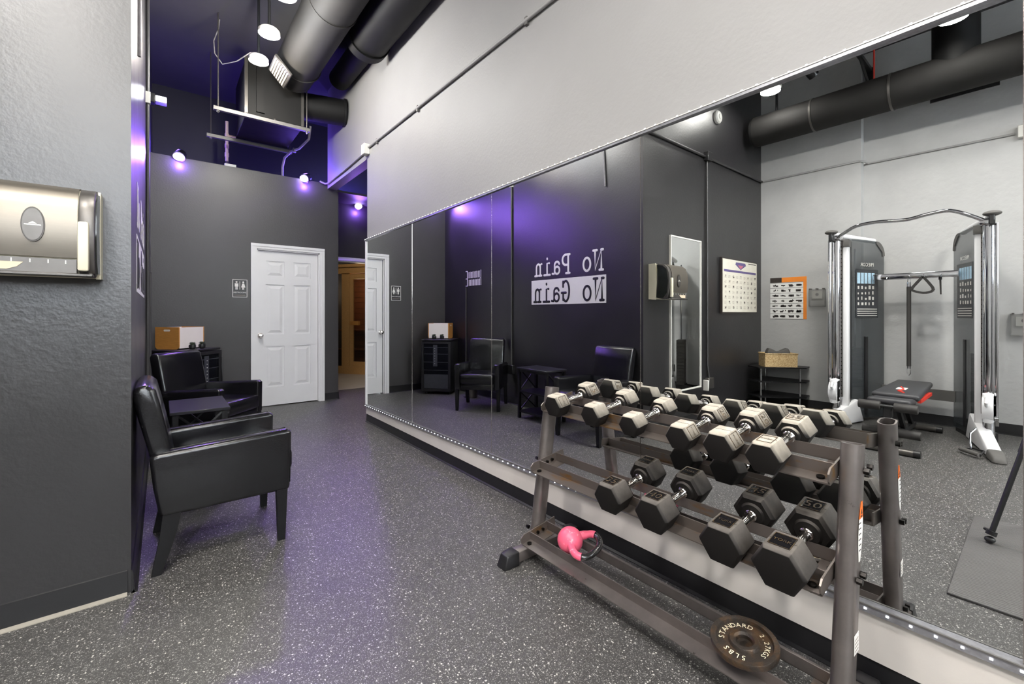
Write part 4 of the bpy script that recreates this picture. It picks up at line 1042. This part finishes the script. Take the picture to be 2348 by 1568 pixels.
# ------------------------------------------------------------------ corner shelf with basket
cs_ = thing('corner_shelf', 'three-tier black corner shelf with steel legs between charcoal and grey walls', 'shelf', (-2.65, 2.25, 0))
pent = [(-2.87, 2.48), (-2.40, 2.48), (-2.29, 2.31), (-2.66, 1.90), (-2.87, 1.93)]
for z in (.535, .36, .17): MB().prism(pent, z-.014, z, 'z').build('board', 'black_wood', cs_, world=True, smooth=False)
for (x, y) in ((-2.36, 2.31), (-2.66, 1.97), (-2.82, 2.43)): MB().cyl((x, y, 0), (x, y, .535), .012, 14).build('leg', 'chrome', cs_, world=True)
bk = thing('basket', 'woven wicker basket on the corner shelf', 'basket', (-2.595, 2.20, .535), (0, 0, R(math.degrees(math.atan2(.41, .37)))))
L2, B2, H2 = .19, .105, .165
wl = MB(); tk = .008
wl.hexa([(-L2+.01, -B2+.005, 0), (L2-.01, -B2+.005, 0), (L2-.01, -B2+.013, 0), (-L2+.01, -B2+.013, 0), (-L2, -B2, H2), (L2, -B2, H2), (L2, -B2+tk, H2), (-L2, -B2+tk, H2)])
wl.hexa([(-L2+.01, B2-.013, 0), (L2-.01, B2-.013, 0), (L2-.01, B2-.005, 0), (-L2+.01, B2-.005, 0), (-L2, B2-tk, H2), (L2, B2-tk, H2), (L2, B2, H2), (-L2, B2, H2)])
for s in (-1, 1):
    a, b = sorted((s*L2, s*(L2-tk))); wl.box(a, b, -B2+tk, B2-tk, 0, H2)
wl.box(-L2+.01, L2-.01, -B2+.01, B2-.01, 0, .008)
wl.build('weave', 'wicker', bk)
MB().tube([(-L2, -B2, H2), (L2, -B2, H2), (L2, B2, H2), (-L2, B2, H2)], .007, 8, closed=True).build('rim', 'wicker', bk)
MB().cyl((-L2-.003, 0, H2-.045), (-L2+.002, 0, H2-.045), .016, 14).build('hand_hole', 'cream_print', bk)
fp = thing('neck_pillow', 'grey bone-shaped foam cushion standing in the wicker basket', 'cushion', (-2.60, 2.205, .545), (0, 0, R(math.degrees(math.atan2(.41, .37)))))
pts = []
for i in range(41):
    x = -.135+.27*i/40; pts.append((x, .20+.020*math.cos(x/.135*math.pi*1.15+math.pi)*-1*(-1)-.9*max(0, abs(x)-.11)**1.2*4))
pts = [(-.13, 0)]+[(x, z) for x, z in pts]+[(.13, 0)]
MB().prism(pts, -.045, .045, 'y').bevel(.012, 2, 60).build('foam', 'foam_grey', fp)

# ------------------------------------------------------------------ functional trainer (dual cable machine)
YC = .915
ft = thing('cable_machine', 'white and chrome dual cable training machine with smoked shrouds against the grey wall', 'exercise machine', (-2.4, YC, 0))
def Y(s, d): return YC+s*d
for s in (-1, 1):
    up = (-2.20, Y(s, .565)); wc = (-2.285, Y(s, .505))
    # floor leg: long sloping white shoe with grey toe
    V0 = Vector((-2.55, Y(s, .45), 0)); V1 = Vector((-1.78, Y(s, .625), 0)); dv = (V1-V0).normalized(); nv = Vector((-dv.y, dv.x, 0))
    def q(p, a, b, z): v = V0+dv*a+nv*b; return (v.x, v.y, z)
    Lg = (V1-V0).length
    MB().hexa([q(0, 0, -.06, .01), q(0, Lg, -.05, .02), q(0, Lg, .05, .02), q(0, 0, .06, .01), q(0, .1, -.05, .26), q(0, Lg, -.04, .07), q(0, Lg, .04, .07), q(0, .1, .05, .26)]).bevel(.012, 2).build('leg', 'trainer_white', ft, world=True)
    MB().hexa([q(0, Lg-.02, -.058, 0), q(0, Lg+.15, -.045, 0), q(0, Lg+.15, .045, 0), q(0, Lg-.02, .058, 0), q(0, Lg-.02, -.05, .085), q(0, Lg+.13, -.035, .05), q(0, Lg+.13, .035, .05), q(0, Lg-.02, .05, .085)]).bevel(.018, 3).build('toe_cap', 'foam_grey', ft, world=True)
    MB().cyl((up[0], up[1], .12), (up[0], up[1], 2.02), .040, 24).build('upright', 'chrome', ft, world=True)
    MB().cyl((up[0]+.05, up[1]+s*.05, .30), (up[0]+.05, up[1]+s*.05, 2.0), .014, 14).build('cable_guide', 'chrome', ft, world=True)
    rail = MB().box(-2.245, -2.215, min(Y(s, .515), Y(s, .535)), max(Y(s, .515), Y(s, .535)), .30, 2.0).build('height_rail', 'steel_dark', ft, world=True, smooth=False)
    hme = None
    for k in range(38):
        if hme is None:
            o = MB().cyl((0, 0, 0), (.004, 0, 0), .007, 8).build('hole', 'bolt', rail); hme = o.data
        else:
            o = bpy.data.objects.new('hole', hme); COL.objects.link(o); o.parent = rail
        o.location = Vector((-2.217, Y(s, .525), .34+.043*k))-wmat(ft).translation
    MB().box(wc[0]-.045, wc[0]+.035, wc[1]-.035, wc[1]+.035, .08, 2.0).bevel(.018, 3).build('column', 'trainer_white', ft, world=True)
    MB().box(wc[0]-.04, wc[0]+.04, wc[1]-.04, wc[1]+.04, 1.93, 2.01).build('column_collar', 'foam_grey', ft, world=True)
    MB().box(wc[0]-.10, wc[0]-.05, min(wc[1]-s*.03, wc[1]), max(wc[1]-s*.03, wc[1]), .05, 2.0).build('column_back', 'black_plastic', ft, world=True)
    # smoked shroud panel with rounded top on the inner side
    A = Vector((-2.40, Y(s, .475), 0)); Bv = Vector((-2.86, Y(s, .285), 0)); ev = (Bv-A).normalized(); Ls = (Bv-A).length
    pts = [(0, .04), (Ls, .04), (Ls, 1.86)]+[(Ls-.13+.13*math.cos(R(t)), 1.86+.16*math.sin(R(t))) for t in range(10, 91, 10)]+[(0, 2.035)]
    Bm = basis((A.x, A.y, 0), ev, (0, 0, 1))
    MB().prism(pts, -.004, .004, 'z', M=Bm).build('shroud', 'shroud', ft, world=True, smooth=False)
    sn = 1 if (ev.cross(Vector((0, 0, 1)))).x > 0 else -1      # side that faces the room
    off = sn*.006
    MB().prism([(x+(.006 if x > .1 else 0), z) for x, z in pts[2:-1]]+[(Ls-.12, 1.99), (Ls-.03, 1.90), (Ls-.02, 1.85)], -.010, .010, 'z', M=Bm).build('shroud_edge', 'foam_grey', ft, world=True, smooth=False)
    # placard with pictures
    MB().box(.05, Ls-.10, 1.16, 1.70, *sorted((off, off+sn*.003)), M=Bm).build('placard', 'placard', ft, world=True, smooth=False)
    po_ = off+sn*.0036
    pm = MB()
    for k in range(5): pm.box(.07+.056*k, .115+.056*k, 1.54, 1.66, *sorted((po_, po_+sn*.001)), M=Bm)
    pm.build('placard_picture', 'placard_blue', ft, world=True, smooth=False)
    pm = MB(); random.seed(11)
    for r_ in range(4):
        for k in range(5):
            pm.box(.078+.056*k, .078+.056*k+.012+.02*random.random(), 1.30+.06*r_, 1.30+.06*r_+.02+.02*random.random(), *sorted((po_, po_+sn*.001)), M=Bm)
    for k in range(4): pm.box(.07, Ls-.12, 1.18+.024*k, 1.188+.024*k, *sorted((po_, po_+sn*.001)), M=Bm)
    pm.build('placard_print', 'offwhite_plastic', ft, world=True, smooth=False)
    tmx = text_mesh('PRECOR', .055, .0004)
    # lettering must read correctly for someone in the room
    rgt = ev*sn*(1); rgt = Vector((0, 1, 0)) if False else rgt
    org = A+ev*(Ls*.45)+Vector((0, 0, 1.75))+ev.cross(Vector((0, 0, 1)))*0
    nrm_room = Vector((ev.y, -ev.x, 0)); nrm_room = nrm_room if nrm_room.x > 0 else -nrm_room
    rr = Vector((0, 0, 1)).cross(nrm_room)
    MB().mesh(tmx, M=basis(tuple(org+nrm_room*.010), rr, (0, 0, 1))).build('maker_lettering', 'offwhite_plastic', ft, world=True, smooth=False)
    # weight stack and selector rod glimpsed behind the shroud
    ctr = A+ev*(Ls*.5)-nrm_room*.14
    Mst = basis((ctr.x, ctr.y, 0), ev, (0, 0, 1))
    for k in range(14): MB().box(-.13, .13, .14+.048*k, .184+.048*k, -.055, .055, M=Mst).build('weight_slab', 'foam_grey', ft, world=True, smooth=False)
    MB().cyl((ctr.x, ctr.y, .1), (ctr.x, ctr.y, 1.95), .010, 10).build('guide_rod', 'chrome', ft, world=True)
    MB().box(-.21, .21, .0, .09, -.16, .0, M=Mst @ T(0, 0, .14)).build('tower_base', 'black_plastic', ft, world=True)
    MB().box(-.02, .02, .10, .95, -.006, .006, M=basis(tuple(A+ev*.20+nrm_room*.016), ev, (0, 0, 1))).build('weight_decal', 'black_plastic', ft, world=True)
    # top arm with rubber cap
    MB().cyl((-2.78, Y(s, .36), 2.03), (-2.13, Y(s, .585), 2.06), .028, 16).build('top_arm', 'trainer_white', ft, world=True)
    MB().sphere((-2.12, Y(s, .59), 2.085), .055, 20, 10, sc=(1, 1.1, .45)).build('top_cap', 'foam_grey', ft, world=True)
    MB().box(-2.16, -2.08, Y(s, .59)-.018, Y(s, .59)+.018, 1.985, 2.08).bevel(.006, 1).build('cable_yoke', 'black_plastic', ft, world=True)
    MB().box(-2.24, -2.12, Y(s, .55)-.04, Y(s, .55)+.04, 1.99, 2.05).bevel(.01, 2).build('top_bracket', 'chrome', ft, world=True)
    # low pulley carriage
    pz = .37
    MB().cyl((-2.16, Y(s, .53), pz), (-2.16, Y(s, .60), pz), .125, 32).build('pulley_plate', 'trainer_white', ft, world=True)
    MB().box(-2.20, -2.07, min(Y(s, .53), Y(s, .60)), max(Y(s, .53), Y(s, .60)), .24, .50).bevel(.02, 2).build('pulley_arm', 'trainer_white', ft, world=True)
    for z in (.40, .29): MB().cyl((-2.15, Y(s, .525), z), (-2.15, Y(s, .625), z), .012, 10).build('axle', 'chrome', ft, world=True)
    MB().tube([(-2.06, Y(s, .56), .46), (-2.02, Y(s, .56), .47), (-2.0, Y(s, .56), .43), (-2.03, Y(s, .56), .40), (-2.07, Y(s, .56), .41)], .012, 8).build('pull_handle', 'trainer_white', ft, world=True)
# handle and carabiner lying at the near foot
hx = -1.72
MB().tube([(-1.98, Y(-1, .50), .20), (-1.94, Y(-1, .47), .16), (-1.92, Y(-1, .47), .10), (-1.86, Y(-1, .48), .03)], .006, 8).build('carabiner', 'chrome', ft, world=True)
MB().cyl((-1.70, Y(-1, .54), .035), (-1.83, Y(-1, .42), .035), .018, 14).build('hand_grip', 'foam_grey', ft, world=True)
MB().tube([(-1.70, Y(-1, .545), .035), (-1.80, Y(-1, .56), .05), (-1.9, Y(-1, .49), .04), (-1.84, Y(-1, .415), .03)], .008, 8).build('strap', 'black_plastic', ft, world=True)
# pull-up bar, wavy
bar = [(-2.14, Y(1, .545), 2.02), (-2.10, Y(1, .47), 2.06), (-2.08, Y(1, .36), 2.115), (-2.08, Y(1, .20), 2.13), (-2.08, Y(1, .04), 2.118), (-2.08, Y(1, -.05), 2.118), (-2.08, Y(1, -.20), 2.145), (-2.08, Y(1, -.33), 2.15), (-2.10, Y(1, -.45), 2.09), (-2.14, Y(1, -.545), 2.03)]
MB().tube(smooth_path(bar, 3), .017, 14).build('pull_up_bar', 'chrome', ft, world=True)
# rear cross member with hooks
MB().box(-2.70, -2.64, Y(-1, .34), Y(1, .34), 1.575, 1.64).bevel(.008, 2).build('cross_bar', 'chrome', ft, world=True)
MB().box(-2.86, -2.83, Y(-1, .30), Y(1, .30), .29, .40).build('lower_brace', 'foam_grey', ft, world=True)
for d in (.21, .03, -.08, -.213): MB().tube([(-2.64, YC+d, 1.61), (-2.605, YC+d, 1.60), (-2.595, YC+d, 1.585), (-2.60, YC+d, 1.57)], .004, 8).build('hook', 'chrome', ft, world=True)
t = thing('lat_bar', 'long bar with black foam sleeve hanging from the cable machine', 'bar', (-2.60, .945, .55))
MB().cyl((0, 0, .10), (0, 0, .94), .019, 14).build('sleeve', 'foam_black', t)
MB().cyl((0, 0, .94), (0, 0, .985), .016, 14).build('end', 'chrome', t); MB().cyl((0, 0, .075), (0, 0, .10), .016, 14).build('end', 'chrome', t)
MB().tube([(0, -.012, .08), (0, -.012, .02), (0, 0, .0), (0, .012, .02), (0, .012, .08)], .004, 8).build('clip', 'chrome', t)
MB().tube([(0, -.01, .98), (0, -.006, 1.02), (0, .006, 1.02), (0, .01, .98)], .004, 8).build('loop', 'chrome', t)
t = thing('stirrup_handle', 'black webbing stirrup handle hanging from the cable machine', 'handle', (-2.60, .836, 1.42))
def strap(pts, w, th_):
    mb = MB(); P = [Vector(p) for p in pts]
    for a, b in zip(P[:-1], P[1:]):
        d = (b-a).normalized(); n_ = Vector((0, -d.z, d.y))*th_
        mb.hexa([tuple(a-n_+Vector((-w, 0, 0))), tuple(b-n_+Vector((-w, 0, 0))), tuple(b+n_+Vector((-w, 0, 0))), tuple(a+n_+Vector((-w, 0, 0))),
                 tuple(a-n_+Vector((w, 0, 0))), tuple(b-n_+Vector((w, 0, 0))), tuple(b+n_+Vector((w, 0, 0))), tuple(a+n_+Vector((w, 0, 0)))])
    return mb
strap(smooth_path([(0, 0, .17), (0, .03, .13), (0, .085, .05), (0, .075, .025), (0, 0, .0), (0, -.06, .01), (0, -.078, .04), (0, -.04, .11), (0, 0, .17)], 3), .016, .011).build('webbing', 'foam_black', t)
MB().tube([(0, .012, .165), (0, .010, .175), (0, -.010, .175), (0, -.012, .165)], .004, 8).build('ring', 'chrome', t)
t = thing('short_strap', 'thin black rubber strap hanging from the last hook of the cable machine', 'strap', (-2.60, .702, 1.40))
MB().cyl((0, 0, .0), (0, .004, .16), .006, 8, r1=.008).build('cord', 'foam_black', t); MB().cyl((0, .004, .15), (0, .004, .175), .013, 10).build('knob', 'black_plastic', t)

# ------------------------------------------------------------------ weight bench
be = thing('weight_bench', 'dark padded adjustable weight bench with foam rollers and red trim under the cable machine', 'bench', (-2.0, .90, 0))
yb = 0.0
def pad(x0, x1, w0, w1, z0, z1, tilt, pivot, name):
    pts = [(x0, -w0), (x1, -w1), (x1, w1), (x0, w0)]
    M = T(*pivot) @ Matrix.Rotation(R(tilt), 4, 'Y') @ T(-pivot[0], -pivot[1], -pivot[2])
    mb = MB().prism(pts, z0, z1, 'z', M=M); mb.bevel(.022, 3, 40); return mb.build(name, 'bench_pad', be)
pad(.37, .62, .15, .15, .40, .455, -4, (.5, 0, .43), 'seat_pad')
pad(-.60, .36, .14, .170, .425, .48, 1.5, (.3, 0, .45), 'back_pad')
MB().tube([(.28, -.05, .481), (.20, .0, .483), (.08, -.02, .486), (-.05, .02, .490)], .010, 6).build('stitched_stripe', 'red', be)
MB().box(-.02, .10, -.035, .035, .484, .491).build('logo_patch', 'label_paper', be)
MB().box(-.30, .30, -.17, -.145, .405, .435).build('side_trim', 'red', be)
for (x, z, a, b) in ((.66, .40, -.20, -.045), (.66, .40, .045, .20), (.52, .155, -.20, .20)):
    MB().cyl((x, a, z), (x, b, z), .038, 20).bevel(.006, 2, 60).build('foam_roller', 'foam_black', be)
MB().cyl((.66, -.05, .40), (.66, .05, .40), .014, 10).build('roller_axle', 'black_plastic', be)
MB().box(.60, .66, -.022, .022, .03, .36).bevel(.004, 1).build('front_post', 'trainer_white', be)
MB().box(.595, .665, -.03, .03, .30, .41).bevel(.006, 1).build('post_clamp', 'black_plastic', be)
MB().tube([(.63, 0, .10), (-.56, 0, .06)], .028, 4).build('spine', 'black_plastic', be)
MB().tube([(.30, 0, .40), (-.05, 0, .09)], .024, 4).build('strut', 'black_plastic', be)
MB().tube([(.05, .0, .42), (-.42, 0, .08)], .024, 4).build('strut', 'black_plastic', be)
for x in (.66, -.56):
    MB().cyl((x, -.20, .03), (x, .20, .03), .028, 18).build('stabiliser', 'steel_dark', be)
    for s in (-1, 1): MB().cyl((x, s*.17, .031), (x, s*.215, .031), .031, 18).build('end_cap', 'black_plastic', be)

# ------------------------------------------------------------------ rubber mat and the photographer's tripod
mt = tag(MB().box(-.57, .57, -.65, .65, 0, .010).bevel(.002, 1).build('exercise_mat', 'mat_rubber'), 'grey rippled rubber mat on the gym floor, seen at the right of the mirror', 'mat')
mt.location = (.385, -.352, 0)
tp = thing('tripod', 'black tripod standing on the rubber mat, one leg seen at the right of the mirror', 'tripod', (-.03, -.03, .01))
for k, (fx, fy) in enumerate(((.246, .243), (-.36, .03), (.06, -.38))):
    f = Vector((fx, fy, .03)); tpp = Vector((fx*.10, fy*.10, .95))
    MB().cyl(f+(tpp-f)*.02, f+(tpp-f)*.50, .0115, 16).build('leg', 'camera_black', tp)
    MB().cyl(f+(tpp-f)*.48, tpp, .0145, 16).build('leg', 'camera_black', tp)
    MB().sphere(f+Vector((0, 0, -.012)), .022, 16, 8, sc=(1, 1, .75)).build('foot', 'rubber_black', tp)
    MB().cyl(f+(tpp-f)*.012, f+(tpp-f)*.035, .021, 14).build('foot_collar', 'rubber_black', tp)
    pv = (tpp-f).cross(Vector((0, 0, 1))).normalized()
    MB().cyl(f+(tpp-f)*.03, f+(tpp-f)*.03+pv*.038, .008, 8).build('foot_knob', 'rubber_black', tp)
MB().cyl((0, 0, .60), (0, 0, 1.0), .014, 14).build('centre_column', 'camera_black', tp)
MB().cyl((0, 0, .90), (0, 0, .97), .045, 18).build('spider', 'camera_black', tp)

# ------------------------------------------------------------------ sauna beyond the doorway
sa = thing('sauna_cabin', 'small timber sauna cabin with glass door seen through the far doorway', 'sauna', (3.1, 8.9, 0))
F0 = Vector((2.62, 9.38, 0)); F1 = Vector((3.30, 8.40, 0)); fx = (F1-F0).normalized(); LF = (F1-F0).length
Bf = basis((F0.x, F0.y, 0), fx, (0, 0, 1))      # local x along the front, y up, z = out of the front
sn = 1 if Vector((Bf[0][2], Bf[1][2], 0)).dot(Vector((-F0.x, -F0.y, 0))) > 0 else -1
def fb(a, b, z0, z1, d0, d1): return MB().box(a, b, z0, z1, *sorted((sn*d0, sn*d1)), M=Bf)
for a, b in ((0, .16), (.37, .555), (1.03, 1.12), (LF-.05, LF)): fb(a, b, 0, 2.02, -.06, 0).build('post', 'sauna_wood', sa, world=True, smooth=False)
fb(0, LF, 2.02, 2.18, -.06, .012).build('head_rail', 'sauna_wood', sa, world=True, smooth=False)
fb(-.02, LF+.02, 2.14, 2.20, -.06, .03).build('cornice', 'sauna_wood', sa, world=True, smooth=False)
fb(0, LF, 0, .15, -.06, .012).build('sill', 'sauna_wood', sa, world=True, smooth=False)
fb(.56, .635, .15, 2.0, -.045, -.005).build('door_stile', 'sauna_wood', sa, world=True, smooth=False)
fb(.965, 1.03, .15, 2.0, -.045, -.005).build('door_stile', 'sauna_wood', sa, world=True, smooth=False)
fb(.635, .965, .15, .25, -.045, -.005).build('door_rail', 'sauna_wood', sa, world=True, smooth=False)
fb(.635, .965, 1.90, 2.0, -.045, -.005).build('door_rail', 'sauna_wood', sa, world=True, smooth=False)
fb(.60, .80, .98, 1.06, -.005, .05).build('door_handle', 'honey_wood', sa, world=True, smooth=False)
fb(.16, .37, .15, 2.02, -.03, -.026).build('side_pane', 'sauna_glass', sa, world=True, smooth=False)
fb(.635, .965, .25, 1.90, -.028, -.024).build('door_pane', 'sauna_glass', sa, world=True, smooth=False)
for k in range(18): fb(.0, LF, .03+.118*k, .143+.118*k, -.80, -.77).build('plank', 'sauna_slat', sa, world=True, smooth=False)
for z in (.45, .85):
    for k in range(4): fb(.02, LF-.02, z, z+.025, -.76+.11*k, -.67+.11*k).build('bench_slat', 'sauna_slat', sa, world=True, smooth=False)
lamp_light('light', 'POINT', tuple(Vector(wmat(sa).inverted() @ (F0+fx*.6+Vector((.25, .2, 1.7))))), 7, (1, .75, .5), sa, size=.08)
t = disc_lamp('ceiling_lamp', 'warm round lamp on the sauna room ceiling', (2.6, 7.9, 2.9), (1, .9, .78), 13, 'lamp_glow_warm')
t = disc_lamp('ceiling_lamp', 'round lamp on the hallway ceiling behind the mirror wall', (2.9, 6.0, 3.9), (1, .95, .9), 14, 'lamp_glow', .3)
